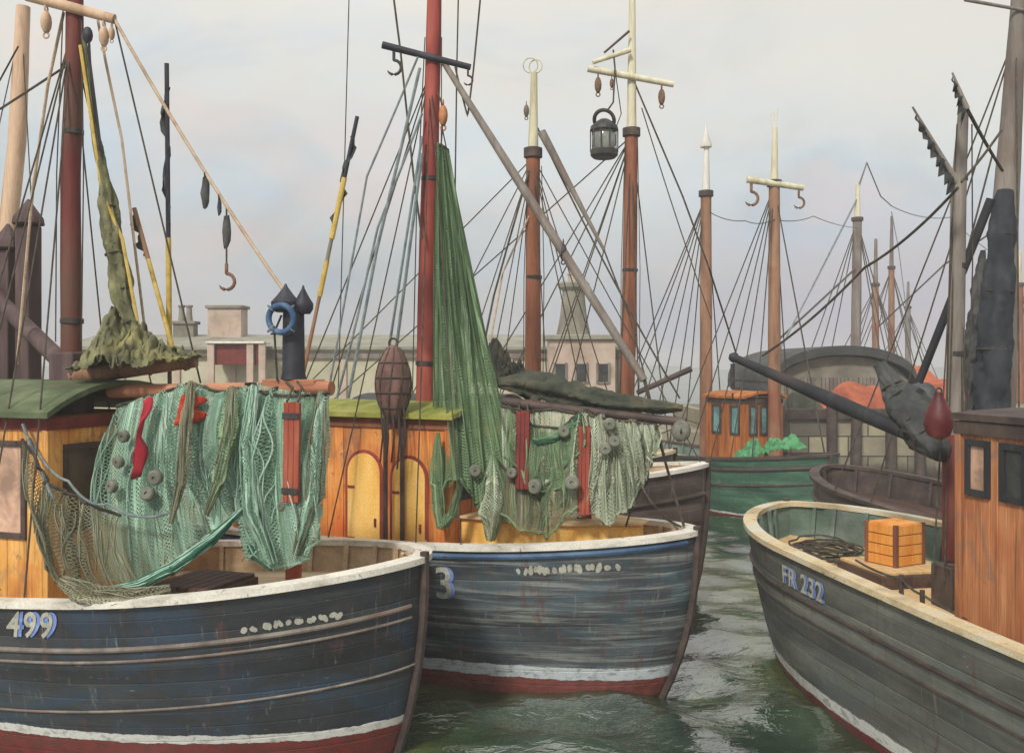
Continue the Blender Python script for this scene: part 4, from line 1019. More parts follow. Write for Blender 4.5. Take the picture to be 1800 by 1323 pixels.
drape('grey olive gathered net hanging right of the orange red strip', [P(408, 682, 11.4), P(402, 770, 11.0), P(384, 850, 10.8), P(362, 905, 10.7)], [.045, .065, .07, .02], 'net_green', 'tw_olive', 62)
drape('long mint gathered net curving down left of the rust red hanging board', [P(446, 680, 11.3), P(434, 780, 10.95), P(444, 900, 10.75), P(480, 990, 10.75)], [.05, .08, .10, .05], 'net_mint', 'tw_mint', 63)
drape('mint gathered net hanging right of the rust red board at the gallows end', [P(566, 690, 11.2), P(556, 790, 10.9), P(548, 880, 10.8), P(520, 975, 10.75)], [.05, .09, .09, .04], 'net_mint', 'tw_olive', 64)
bundle('net_rope', 'thick teal green footrope trailing from the mint net down to the rail', 'rope', [P(425, 895, 10.95), P(370, 950, 10.7), P(300, 1000, 10.45), P(240, 1030, 10.35), P(178, 1040, 10.4)], [.025, .05, .06, .055, .03], 'teal_rope', None, None, .4, 5, 'tw_mint', 1.0, 10)
bundle('net_rope', 'short teal green rope end hanging below the sleeve of mint net by the hatch', 'rope', [P(425, 925, 11.0), P(445, 975, 10.95), P(475, 1000, 10.95)], [.02, .035, .02], 'teal_rope', None, None, .4, 8, 'tw_mint', 1.0, 6)
bundle('gathered_net', 'grey olive heap of gathered net lying on the rail below the thin olive net', 'net', [P(110, 1022, 10.5), P(165, 1052, 10.25), P(235, 1054, 10.2), P(300, 1036, 10.35)], [.06, .13, .12, .05], 'net_olive', None, None, .6, 4, 'tw_olive', .8, 26)

# ---------------- boat B fittings
wb = wheelhouse(B, 3.25, 7.2, -.95, .85, 1.2, 3.72, 'orange_deep', 'roof_lime',
    wins=[('n', 1.15, 1.75, 2.55, 3.35, 'glass_warm'), ('b', .2, .8, 2.6, 3.4, 'glass'), ('b', 1.0, 1.6, 2.6, 3.4, 'glass')],
    doors=[('n', 2.22, 2.80, 1.4, 3.2, 'yellow'), ('n', 3.02, 3.58, 1.4, 3.15, 'yellow')], trim='trim_dark', pw=.3, rmat_trim='mast_rust', camber=.14, over=.16)
mB = B.s_at(750, 0); bc = B.W(mB, 0, 0)
mbm = spar([V((bc.x-.06, bc.y, 1.3)), V((bc.x, bc.y, P(0, 500, bc.y).z)), V((bc.x+.1, bc.y, P(0, 100, bc.y).z)), V((bc.x+.14, bc.y, 11.2))], [.15, .135, .12, .10], 'mast_crimson', B.root, 'mast')
bcx = V((bc.x+.06, bc.y, P(0, 104, bc.y).z))
ba, bb = crosstree(mbm, bcx, -.72, .17, .62, -.17, .055, 'slate', [(.13, 'h', .11), (.97, 'h', .07)], 'iron')
blk = thing('pulley_block', 'orange brown wooden block on the crimson mast above the tall green net', 'pulley block', P(778, 205, bc.y-.2))
mb = MB(); pulley(mb, P(779, 203, bc.y-.2), .13); mb.build('shell', 'block_orange', blk, world=True)
mb = MB(); mb.tube([P(778, 215, bc.y-.2), P(775, 262, bc.y-.25)], .014, 6); mb.tube([P(778, 185, bc.y-.2), P(768, 160, bc.y-.05)], .014, 6); mb.build('strop', 'rope', blk, world=True)
fs0 = V((bc.x+.28, bc.y-.1, P(0, 116, bc.y).z)); fs1 = P(1132, 668, 13.3)
spar([fs0, fs0.lerp(fs1, .5), fs1], [.045, .07, .055], 'mast_grey', B.root, 'derrick_boom', 10)
mb = MB(); pulley(mb, fs0.lerp(fs1, .62), .1); mb.build('pulley_block', 'iron', B.root, world=True)
rope([fs1, B.W(.15, 0, B.sheer(.15)+.1)], .02, 'rope', B.root, 'stay', .05)
for pts_, r, mt in (([(690, -20), (704, 90), (727, 310), (742, 420)], .018, 'rope'), ([(738, 92), (645, 310), (575, 700)], .018, 'rope_grey'), ([(738, 120), (662, 440), (612, 700)], .026, 'rope_grey'),
        ([(742, 270), (690, 660), (684, 700)], .026, 'rope_grey'), ([(742, 200), (664, 400), (618, 600), (592, 700)], .02, 'rope_grey'), ([(742, 240), (684, 610), (668, 700)], .022, 'rope_grey'),
        ([(806, -20), (803, 118), (800, 330), (812, 700)], .013, 'rope'), ([(846, -20), (832, 125), (822, 205), (800, 118)], .016, 'rope'), ([(614, -20), (596, 640), (594, 700)], .009, 'rope')):
    rope([P(u_, v_, bc.y-.1-.35*max(0, v_)/700) for u_, v_ in pts_], r, mt, B.root, 'stay', .01)
for dq, t in ((.7, -1.45), (1.5, -1.5), (2.3, -1.5), (-.8, -1.4), (-1.5, -1.3), (.5, 1.45), (-.9, 1.4)):
    q = mB+dq; rope([bcx+V((0, 0, -.2)), B.W(q, math.copysign(B.hb(q, 0)-.05, t), B.sheer(q)+.05)], .011, 'rope', B.root, 'shroud', .03)
# gallows over the fore deck
g1, g0 = P(846, 702, 13.9), P(1205, 742, 12.95)
spar([g1, g0], [.075, .06], 'trim_dark', B.root, 'gallows_beam', 12)
for u, vt, Yp, w, mt in ((920, 712, 13.75, .12, 'mast_crimson'), (1027, 724, 13.45, .10, 'rust_board')):
    p = P(u, vt, Yp); mb = MB(); mb.obox((p.x, p.y+.02, (p.z+1.4)/2), (w, 0, 0), (0, .06, 0), (0, 0, (p.z-1.4)/2)); mb.build('gallows_post', mt, B.root, world=True, bevel=.015)
bundle('net_roll', 'dark green and brown rolled net laid along the gallows beam of the slate boat', 'net', [P(872, 672, 14.0), P(930, 676, 13.9), P(1000, 690, 13.6), P(1060, 702, 13.4), P(1120, 712, 13.2), P(1200, 716, 13.05)], [.06, .15, .15, .13, .10, .08, .04], 'canvas_black_green', (.2, .42, .62, .8), None, .7, 7)
def board(label, ub, vb, ut, vt, Yb, Yt, hw, mat, beam):
    b0, b1 = P(ub, vb, Yb), P(ut, vt, Yt); r = thing('hanging_board', label, 'board', b0); ex = (B.a*-1)*hw; up = (b1-b0)/2
    mb = MB()
    for k in (-1, 0, 1): mb.obox((b0+b1)/2+ex*(k*.66), ex*.32, B.n*.025, up*(1-.012*abs(k)))
    mb.build('planks', mat, r, world=True, bevel=.008)
    mb = MB()
    for k in (-.7, .7): mb.tube([b1+ex*k, b1+ex*k*.8+V((0, .1, .12)), V((b1.x+ex.x*k, beam.y, beam.z))], .013, 6)
    mb.build('hanging_rope', 'rope', r, world=True)
board('crimson board hung from the gallows of the slate boat beside the tall green net', 918, 860, 920, 722, 12.95, 13.2, .10, 'trim_red', g1.lerp(g0, .2))
board('rust brown board hung from the gallows of the slate boat between the pale nets', 1026, 905, 1028, 748, 12.7, 12.95, .085, 'rust_board', g1.lerp(g0, .5))
# brown rope fender on its post
q = B.s_at(690, -1.2); fp = B.W(q, -1.18, 0)
zt_ = P(0, 606, fp.y).z; zb_ = P(0, 742, fp.y).z
fd = thing('fender', 'brown oval rope fender hanging against the orange cabin left of the crimson mast', 'fender', V((fp.x, fp.y, zb_)))
mb = MB(); n_ = 26
mb.lathe([(.25*math.sin(PI*(i+.25)/(n_+.5))**.55*(1+.012*(-1)**i), zb_+(zt_-zb_)*i/n_) for i in range(n_+1)], (fp.x, fp.y, 0), 22); mb.build('rope_body', 'fender', fd, world=True)
mb = MB()
for k in range(10):
    an = 2*PI*k/10
    mb.tube([(fp.x+.256*math.sin(PI*(i+.25)/(n_+.5))**.55*math.cos(an+.02*i), fp.y+.256*math.sin(PI*(i+.25)/(n_+.5))**.55*math.sin(an+.02*i), zb_+(zt_-zb_)*i/n_) for i in range(1, n_)], .011, 5)
for i in (5, 10, 15, 20): mb.torus((fp.x, fp.y, zb_+(zt_-zb_)*i/n_), .256*math.sin(PI*(i+.25)/(n_+.5))**.55, .012, (0, 0, 1), 24, 5)
mb.build('rope_lattice', 'rope', fd, world=True)
mb = MB(); mb.torus((fp.x, fp.y, zt_+.03), .06, .016, (0, 1, 0), 16, 6); mb.build('eye', 'rope', fd, world=True)
mb = MB()
for k in range(5):
    x = fp.x-.16+.08*k; mb.tube([(x, fp.y-.12, zb_+.25), (x+.03, fp.y-.15, zb_-.2), (x-.01, fp.y-.13, zb_-.55-.1*(k % 2))], .014, 5)
mb.build('tassel', 'trim_dark', fd, world=True)
for du in (-.12, .12):
    spar([(fp.x+du, fp.y+.06, 1.3), (fp.x+du, fp.y+.06, zt_-.1)], [.035, .03], 'trim_dark', B.root, 'post', 8)

# nets on boat B
tp_ = [P(770, 262, bc.y-.28), P(775, 255, bc.y-.3), P(781, 258, bc.y-.3), P(787, 268, bc.y-.28)]
bt_ = [P(760, 900, 13.45), P(785, 850, 13.3), P(815, 850, 13.2), P(850, 905, 13.15), P(880, 890, 13.2), P(905, 810, 13.3)]
net('fishing_net', 'tall green net hoisted to the crimson mast, hanging in a narrow fan to the deck', 'net', tp_, bt_, 'net_green', 'tw_green', 7, .085, -.35, V((.1, -1, 0)), floats=[(.52, .9, .085), (.35, .82, .05)], seed=21, cols=90, rows=90, strands=80, fr=.06, frayed=.05)
bundle('gathered_net', 'grey green tail of gathered net hanging below the tall green net to the deck', 'net', [P(866, 800, 13.1), P(868, 870, 13.05), P(862, 950, 13.05)], [.03, .15, .16, .05], 'net_pale', None, None, .5, 14, 'tw_green', .8, 22)
bundle('gathered_net', 'dark green loop of gathered net hanging beside the yellow door to the deck', 'net', [P(770, 760, 13.4), P(768, 850, 13.35), P(776, 925, 13.3), P(795, 905, 13.25), P(812, 840, 13.2)], [.02, .08, .08, .06, .03], 'net_green', None, None, .5, 19, 'tw_green', .8, 16)
t4 = [P(u, v, 13.62-(u-880)*.0022) for u, v in ((880, 712), (925, 722), (975, 718), (1010, 726))]
b4 = [P(u, v, 13.2-(u-880)*.002) for u, v in ((885, 905), (920, 930), (955, 925), (985, 880), (1012, 870))]
net('fishing_net', 'pale green net looped between the crimson and rust gallows posts of the slate boat', 'net', t4, b4, 'net_pale', 'tw_pale', 5, .06, .1, V((0, -1, 0)), floats=[(.2, .55, .07), (.42, .62, .10), (.85, .22, .08)], seed=33, cols=80, strands=40, layers=1)
t5 = [P(u, v, 13.2-(u-1000)*.002) for u, v in ((1022, 724), (1050, 732), (1085, 738), (1120, 742), (1150, 746))]
b5 = [P(u, v, 12.85-(u-1000)*.0018) for u, v in ((1000, 900), (1035, 905), (1070, 918), (1100, 900), (1128, 850), (1150, 790))]
net('fishing_net', 'pale grey green net with cork floats draped over the fore end of the gallows beam', 'net', t5, b5, 'net_pale', 'tw_pale', 8, .07, .1, V((0, -1, 0)), floats=[(.0, .68, .10), (.36, .05, .085), (.42, .22, .075), (.3, .28, .085)], seed=41, cols=110, strands=60)
drape('grey green gathered net hanging down the middle of the pale net', [P(1056, 730, 13.1), P(1066, 800, 12.85), P(1058, 870, 12.8), P(1064, 922, 12.8)], [.05, .09, .10, .03], 'net_pale', 'tw_olive', 65)
drape('olive gathered net hanging at the fore end of the pale net', [P(1112, 738, 13.0), P(1106, 810, 12.8), P(1096, 890, 12.75)], [.05, .08, .03], 'net_olive', 'tw_olive', 66)
ts = [P(u, v, 13.35-(u-900)*.001) for u, v in ((892, 712), (940, 748), (985, 752), (1024, 722))]
bs = [P(u, v, 13.0-(u-900)*.001) for u, v in ((888, 800), (935, 868), (990, 850), (1028, 770))]
net('fishing_net', 'dark green swag of net slung between the gallows posts of the slate boat', 'net', ts, bs, 'net_green', 'tw_green', 4, .05, .09, V((0, -1, 0)), seed=71, cols=70, rows=34, strands=40, layers=1)
ts = [P(u, v, 13.2-(u-880)*.002) for u, v in ((868, 800), (910, 850), (960, 858), (1012, 800))]
bs = [P(u, v, 12.95-(u-880)*.002) for u, v in ((866, 880), (912, 935), (965, 940), (1015, 885))]
net('fishing_net', 'olive swag of net hanging low over the yellow deck casing of the slate boat', 'net', ts, bs, 'net_olive', 'tw_green', 4, .05, .08, V((0, -1, 0)), seed=73, cols=70, rows=30, strands=36, layers=1)
fl = thing('net_float', 'round grey cork float hung on the fore end of the gallows beam', 'float', P(1197, 755, 12.8))
mb = MB(); mb.ball(P(1197, 757, 12.8), .13, (1, .7, 1.1), 18, .1); mb.build('cork', 'float', fl, world=True)
mb = MB(); mb.tube([P(1197, 742, 12.9), P(1197, 757, 12.68), P(1197, 775, 12.8)], .012, 5); mb.build('lanyard', 'rope', fl, world=True)
bundle('net_rope', 'teal green swag of rope and net strung between the crimson and rust gallows posts', 'rope', [P(912, 766, 13.3), P(945, 776, 13.15), P(975, 770, 13.1), P(1008, 745, 13.2), P(1026, 724, 13.3)], [.025, .04, .045, .05, .04], 'teal_rope', None, None, .5, 25, 'tw_green', 1, 12)
bundle('net_rope', 'lower grey green swag of net below the teal rope between the gallows posts', 'rope', [P(905, 850, 13.2), P(945, 856, 13.05), P(985, 830, 13.05), P(1020, 780, 13.2)], [.03, .06, .07, .04], 'net_pale', None, None, .5, 26, 'tw_green', 1, 14)
rope([P(1150, 752, 12.9), P(1138, 850, 12.95), P(1100, 925, 13.0)], .014, 'rope', B.root, 'lashing_line', -.1)
for k in range(5): rope([P(1022+k*3, 718, 13.3), P(1075+k*30, 735+k*3, 13.05)], .009, 'rope', B.root, 'lashing_line', .12+.03*k)
mb = MB(); mb.plate([V((-.75, -.1, 1.6)), V((-1.6, -.62, 1.6)), V((-3.2, -.72, 1.6)), V((-3.2, .6, 1.6)), V((-1.6, .5, 1.6)), V((-.75, .1, 1.6))], V((0, 0, .72)))
cs = mb.build('deck_casing', 'yellow', B.root, bevel=.03)
mb = MB(); mb.plate([V((-.68, -.14, 2.32)), V((-1.58, -.68, 2.32)), V((-3.2, -.78, 2.32)), V((-3.2, .66, 2.32)), V((-1.58, .56, 2.32)), V((-.68, .14, 2.32))], V((0, 0, .04)))
mb.build('casing_top', 'deck_tan', cs, bevel=.01)


# ---------------- boat C fittings
cm = C.W(C.s_at(1681, 0), 0, 0); qm = C.s_at(1681, 0)
pz = lambda v, Y: H-(v-V0)/F*Y
mc = spar([V((cm.x-.02, cm.y, 1.5)), V((cm.x-.02, cm.y, pz(720, cm.y))), V((cm.x+.03, cm.y, pz(330, cm.y))), V((cm.x+.09, cm.y, pz(190, cm.y)))], [.10, .105, .09, .06], 'mast_grey', C.root, 'mast')
mb = MB(); mb.obox((cm.x, cm.y, 1.72), C.a*.2, C.n*.22, V((0, 0, .3))); mb.build('mast_step', 'trim_dark', C.root, world=True, bevel=.02)
mb = MB(); mb.lathe([(.125, 0), (.135, .05), (.135, 1.5), (.12, 1.56)], (cm.x-.03, cm.y, pz(800, cm.y)-1.3), 16); mb.build('mast_sleeve', 'mast_red', mc, world=True)
bq0 = V((cm.x-.1, cm.y+.05, pz(792, cm.y))); bq1 = P(1290, 628, 15.3)
bm_ = spar([bq0, bq0.lerp(bq1, .45), bq1], [.085, .11, .06], 'spar_slate', C.root, 'cargo_boom', 16)
mb = MB(); mb.ball(bq1, .085, (1, 1, 1), 14, .15); mb.build('boom_end', 'slate', bm_, world=True)
mb = MB(); mb.tube([bq1+V((-.02, 0, -.1)), bq1+V((-.02, 0, -.5))], .035, 8); hook(mb, bq1+V((-.02, 0, -.72)), .07); mb.build('boom_hook', 'iron', bm_, world=True)
bundle('furled_sail', 'dark grey sail bundled on the cargo boom at the foot of the grey mast', 'sail', [P(1545, 640, 13.2), P(1575, 690, 13.0), P(1612, 735, 12.6), P(1640, 775, 12.2), P(1655, 800, 11.9)], [.08, .14, .24, .28, .22, .1], 'canvas_dark', (.2, .35, .5, .65, .8), None, .38, 9)
by = thing('buoy', 'maroon pear shaped buoy hung on the grey mast above the cargo boom', 'buoy', P(1648, 770, 11.25))
mb = MB(); z0 = pz(772, 11.25); z1 = pz(690, 11.25); hh = z1-z0
mb.lathe([(.03, 0), (.12, hh*.08), (.165, hh*.3), (.15, hh*.55), (.09, hh*.8), (.05, hh*.92), (.05, hh)], (P(1650, 0, 11.25).x, 11.25, z0), 20); mb.build('body', 'buoy_red', by, world=True)
mb = MB(); mb.torus((P(1650, 0, 11.25).x, 11.25, z1+.02), .035, .012, (0, 1, 0), 14, 6); mb.build('eye', 'iron', by, world=True)
spar([P(1742, 350, 12.0), P(1615, 672, 12.4)], [.055, .05], 'spar_slate', C.root, 'derrick_boom', 12)
def pennant(label, a, b, seed, n=9):
    r = thing('tattered_flag', label, 'flag', b, 0, 'tattered flags on the grey mast'); a, b = V(a), V(b)
    spar([b, a], [.035, .012], 'mast_grey', r, 'flagstaff', 8)
    d = (b-a).normalized(); rows = []; rd = random.Random(seed)
    for i in range(n*4+1):
        p = a.lerp(b, .1+.88*i/(n*4)); w = (.05+.13*(i/(n*4)))*(1-((i % 4)/4)*.65)
        rows.append([p+V((-.01-w*.35*j/4, .03*math.sin(i*.7+j), -w*1.5*j/4)) for j in range(5)])
    mb = MB(); mb.grid(rows); mb.build('cloth', 'canvas_dark', r, world=True, ang=80)
pennant('dark tattered flag leaning left from the grey mast, lower of the two', P(1604, 188, 11.4), P(1684, 322, 11.4), 1)
pennant('dark tattered flag at the head of the grey mast, the higher of the two', P(1674, 128, 11.4), P(1700, 192, 11.4), 2, 6)
rope([P(1700, 192, 11.4), P(1762, 300, 15)], .024, 'rope', C.root, 'stay', .02)
rope([P(1684, 330, 11.4), P(1520, 470, 13.5), P(1340, 625, 15.4)], .018, 'rope', C.root, 'topping_lift', .08)
rope([P(1690, 320, 11.4), P(1760, 230, 12)], .016, 'rope', C.root, 'stay', .02)
for du, v in ((1640, 1010), (1660, 1020), (1700, 1030), (1712, 1040)):
    rope([V((cm.x, cm.y, pz(300, cm.y))), P(du, v, cm.y-.2)], .010, 'rope', C.root, 'shroud', .02)
qw = C.s_at(1692, 1.0)
wc = wheelhouse(C, qw, qw+4.2, -1.0, 1.02, 1.25, 3.9, 'brown_ply', 'trim_dark',
    wins=[('f', 4.2-.46, 4.2-.16, 3.16, 3.68, 'glass_warm'), ('f', 4.2-1.0, 4.2-.68, 3.16, 3.68, 'glass'), ('f', 4.2-1.55, 4.2-1.2, 3.16, 3.68, 'glass_warm'), ('f', 4.2-2.3, 4.2-1.85, 3.16, 3.68, 'glass'), ('b', .3, .9, 3.1, 3.68, 'glass'), ('b', 1.1, 1.7, 3.1, 3.68, 'glass')],
    trim='spar_slate', camber=.05, over=.07, pw=.12, rmat_trim='trim_dark')
hatch(C, 2.35, 3.5, -.7, .45, C.deckz(3), .22, 'deck_dark', 'deck_tan')
cr = thing('fish_crate', 'orange wooden fish crate standing on the fore deck of the grey boat', 'crate', C.W(2.9, -.12, C.deckz(3)+.265))
def crate(r, c, ex, ey, h):
    up = V((0, 0, 1)); c = V(c)
    for s_, e, f in ((1, ex, ey), (-1, ex, ey), (1, ey, ex), (-1, ey, ex)):
        mb = MB(); k = 4
        for i in range(k): mb.obox(c+e*s_+up*(h*(i+.5)/k), e.normalized()*.012, f*.98, up*(h/k/2-.006))
        mb.build('side_panel', 'crate', r, world=True, bevel=.004)
    mb = MB()
    for i in range(4): mb.obox(c+up*(h-.0)+ex*(-.75+.5*i), ex*.235, ey*1.0, up*.011)
    mb.build('lid', 'crate', r, world=True, bevel=.004)
    for sx in (-1, 1):
        for sy in (-1, 1):
            mb = MB(); mb.obox(c+ex*sx*1.0+ey*sy*1.0+up*(h/2), ex.normalized()*.028, ey.normalized()*.028, up*(h/2+.012)); mb.build('corner_post', 'mast_rust', r, world=True, bevel=.004)
crate(cr, C.W(2.9, -.12, C.deckz(3)+.27), (C.n*.8+C.a*.25).normalized()*.27, (C.a*.8-C.n*.25).normalized()*.24, .56)
tr = MB(); rd = random.Random(5); q0, t0 = 1.55, .15; pts = []
for i in range(170):
    th = i*.33; rr_ = .28+.12*math.sin(i*.21)+.1*rd.random()
    pts.append(C.W(q0+rr_*1.5*math.cos(th), t0+rr_*1.15*math.sin(th), C.deckz(q0)+.09+.10*NZ.noise(V((i*.15, 1, 2)))+.0009*i))
tr.tube(pts, .016, 6)
rt = thing('coiled_rope', 'loose dark coil of rope on the fore deck inside the bow of the grey boat', 'rope', C.W(q0, t0, C.deckz(q0))); tr.build('rope', 'rope', rt, world=True)
rows = []
for i in range(19):
    q = 1.5+i*.11; rows.append([C.W(q, -.95*C.hb(q, 0)*j/10+.3, C.deckz(q)+.07+.18*math.sin(PI*j/10)*math.sin(PI*i/18)*(1+.8*NZ.noise(V((q*3, j*.5, 7))))) for j in range(11)])
gn = thing('net_pile', 'low dark green net on the grey boat fore deck behind the rope coil', 'net', C.W(2, -.4, C.deckz(2)))
mb = MB(); mb.grid(rows, [[(j*.1, i*.11) for j in range(11)] for i in range(19)]); mb.build('netting', 'net_green', gn, world=True, ang=80)
for (q, t) in ((4.6, .9), (5.3, 1.1)):
    mb = MB(); L = C.W(q, t, C.deckz(q)); mb.tube([L, L+V((0, 0, .55))], .03, 8); mb.build('deck_post', 'trim_dark', C.root, world=True)
rope([C.W(3.6, .9, C.sheer(3.6)-.05), C.W(4.6, .9, C.deckz(4.6)+.5), C.W(5.3, 1.1, C.deckz(5.3)+.5), C.W(6.2, 1.0, C.deckz(6.2)+.4)], .014, 'rope', C.root, 'guard_line', .03)

# ================================================================== boats behind
def simple_cabin(b, q0, q1, hw, z0, z1, wall, roof, gl='glass', trim='trim_dark'):
    w = q1-q0; n = max(2, int(w/.7)); wins = []
    for f in ('n', 'f'): wins += [(f, w*(i+.5)/n-.17, w*(i+.5)/n+.17, z0+(z1-z0)*.56, z1-.22, gl) for i in range(n)]
    for f in ('b',): wins += [(f, hw*(.22+.6*i), hw*(.22+.6*i)+hw*.36, z0+(z1-z0)*.56, z1-.22, gl) for i in range(3)]
    return wheelhouse(b, q0, q1, -hw, hw, z0, z1, wall, roof, wins, (), trim, pw=.2)
def tall_mast(b, u, Y, vt, vmid, r, mat, matop, t=None, cross=None, ball=None, finial=None, wires=(), zfoot=1.0, wr=.012, hangs=(), cmat='cream', lean=0):
    x = (u-U0)/F*Y; zt, zm = pz(vt, Y), pz(vmid, Y)
    m = spar([(x-lean, Y, zfoot), (x-lean*.3, Y, (zfoot+zm)/2), (x, Y, zm)], [r*1.12, r*1.05, r*.92], mat, b.root, 'mast')
    spar([(x, Y, zm-.15), (x+.02, Y, zt)], [r*.72, r*.42], matop, m, 'topmast', 12)
    mb = MB(); mb.lathe([(r*.9, -.12), (r*1.25, -.1), (r*1.25, .08), (r*.8, .1)], (x, Y, zm), 16); mb.build('mast_band', 'trim_dark', m, world=True)
    if cross:
        va, dxl, vl, dxr, vr = cross; cc = V((x, Y, pz(va, Y)))
        crosstree(m, cc, -dxl, pz(vl, Y)-cc.z, dxr, pz(vr, Y)-cc.z, .05*Y/14, cmat, hangs, 'block')
    if finial:
        mb = MB()
        if finial == 'ring':
            mb.torus((x-.05, Y, zt+.14), .14, .012, (0, 1, .2), 20, 5); mb.torus((x+.05, Y, zt+.12), .13, .012, (.3, 1, 0), 20, 5)
        elif finial == 'cone': mb.lathe([(.18, -.02), (.19, .04), (.03, .52), (.01, .75)], (x, Y, zt), 12)
        else:
            for k in (-.07, 0, .08): mb.tube([(x+k, Y, zt-.1), (x+k*1.3, Y, zt+.5+k)], .014, 5)
        mb.build('finial', matop, m, world=True)
    for (q, tt) in wires:
        rope([(x, Y, zm-.1), b.W(q, tt*b.hb(q, 0), b.sheer(q)+.05)], wr, 'rope', b.root, 'shroud', .02)
    return m, V((x, Y, zt))

D = Boat('fishing_boat', 'dark brown fishing boat with a pale rail, just beyond the slate boat', 3.62, 18.0, math.radians(-14), 10.5, 1.5, 2.62, 2.15, 2.3, .5, 3.0, 'fishing boats behind the front row', .55)
D.build_hull('hull_brown', 'rail', 'bulwark', 'deck', 'trim_dark', strakes=((.5, .05),), nk=44, nw=14)
simple_cabin(D, 3.9, 6.6, .9, 1.6, 3.7, 'rust_house', 'roof_dark')
qd = 3.2; wd = D.W(D.s_at(937, 0), 0, 0)
mD, tD = tall_mast(D, 937, wd.y, 128, 268, .145, 'mast_rust', 'cream', finial='ring', wires=((1.2, -1), (1.8, -1), (2.6, -1), (4.2, -1), (5.0, -1), (6.2, -1), (2, 1), (4.6, 1), (0.1, 0), (10, 0)), zfoot=1.4)
mb = MB(); pulley(mb, (wd.x-.13, wd.y, pz(195, wd.y)), .1); mb.build('pulley_block', 'mast_grey', mD, world=True)
spar([P(952, 232, wd.y-.2), P(1062, 440, wd.y-.5)], [.085, .03], 'mast_grey', D.root, 'gaff', 10)
rope([P(930, 300, wd.y-.1), P(890, 440, wd.y-.4), P(868, 520, wd.y-.5), P(838, 668, 17.3)], .022, 'rope', D.root, 'stay')
rope([P(930, 380, wd.y-.1), P(884, 478, wd.y-.3), P(850, 668, 17.3)], .02, 'rope_tan', D.root, 'stay')
rope([P(1062, 440, wd.y-.5), P(1108, 560, wd.y-.8), P(1168, 800, 17.6)], .016, 'rope', D.root, 'stay')
rope([P(945, 225, wd.y), P(1195, 700, 17.6)], .018, 'rope', D.root, 'stay', .15)
heap('tarpaulin', 'dark tarpaulin hump beyond the rolled net, left of the rust mast with the bare top', 'tarpaulin', [P(830, 668, 17.2), P(935, 660, 17.4)], .8, lambda x: .55*math.exp(-((x-.35)/.35)**2)+.1, 'canvas_black_green', 11)

E = Boat('fishing_boat', 'brown fishing boat with the tallest rust mast and cream crosstree carrying the dark lantern', 3.7, 22.1, math.radians(-12), 10.5, 1.5, 2.5, 2.0, 2.2, .5, 3.0, 'fishing boats behind the front row', .55)
E.build_hull('hull_brown', 'rail_tan', 'bulwark', 'deck', 'trim_dark', strakes=((.5, .05),), nk=40, nw=12)
simple_cabin(E, 4.2, 7.0, .95, 1.4, 3.55, 'rust_house', 'roof_slate')
we = E.W(E.s_at(1103, 0), 0, 0); YE = we.y
mE, tE = tall_mast(E, 1110, YE, -20, 232, .165, 'mast_rust', 'cream', cross=(136, 1.02, 124, .95, 152), wires=((1.2, -1), (2.6, -1), (3.4, -1), (4.6, -1), (5.4, -1), (.7, -1), (.1, 0), (1.3, 1), (3.8, 1), (10, 0)), zfoot=1.3, hangs=[(.12, 'p', .15), (.28, 'p', .09), (.86, 'p', .15)], wr=.016, lean=.18)
spar([P(1108, 88, YE-.2), P(1042, 110, YE-.25)], [.06, .05], 'cream', mE, 'yard', 10)
spar([P(1106, 55, YE-.2), P(1062, 93, YE-.25)], [.03, .025], 'trim_dark', mE, 'yard', 8)
rope([P(1113, 140, YE), P(1200, 345, YE-.1), P(1246, 470, YE-.1), P(1300, 640, 26)], .022, 'rope', E.root, 'stay'); rope([P(1128, 190, YE), P(1250, 560, YE-.4)], .014, 'rope', E.root, 'stay', .1)
ln = thing('hanging_lantern', 'big dark caged lantern hanging on a rope left of the tallest rust mast', 'lantern', P(1062, 280, YE-.4))
lc = P(1062, 244, YE-.4); R_ = .31
mb = MB(); mb.lathe([(R_*.8, -.44), (R_*1.0, -.38), (R_*1.02, -.26), (R_*.7, -.25)], lc, 22); mb.build('base', 'iron', ln, world=True)
mb = MB(); mb.lathe([(R_*.7, .18), (R_*1.04, .19), (R_*.98, .28), (R_*.5, .40), (R_*.3, .44)], lc, 22); mb.build('hood', 'iron', ln, world=True)
mb = MB(); mb.lathe([(R_*.72, -.25), (R_*.86, -.12), (R_*.86, .06), (R_*.7, .18)], lc, 18); mb.build('glass', 'glass_grey', ln, world=True)
mb = MB()
for k in range(10):
    an = 2*PI*k/10; mb.tube([lc+V((R_*math.cos(an), R_*math.sin(an), -.3)), lc+V((R_*1.0*math.cos(an), R_*1.0*math.sin(an), .2))], .014, 5)
mb.torus(lc+V((0, 0, .42)), R_*.75, .045, (.35, .8, .5), 26, 8); mb.build('cage', 'iron', ln, world=True)
mb = MB(); mb.tube([lc+V((.06, 0, .62)), P(1078, 180, YE-.35), P(1081, 120, YE-.25), P(1078, 88, YE-.22)], .022, 6); mb.tube([lc+V((.25, 0, .2)), P(1092, 200, YE-.2), P(1082, 130, YE-.2)], .013, 6); mb.build('hanging_rope', 'rope', ln, world=True)
spar([P(1215, 648, YE-.6), P(1120, 690, YE-.7)], [.07, .06], 'trim_dark', E.root, 'boom', 10)

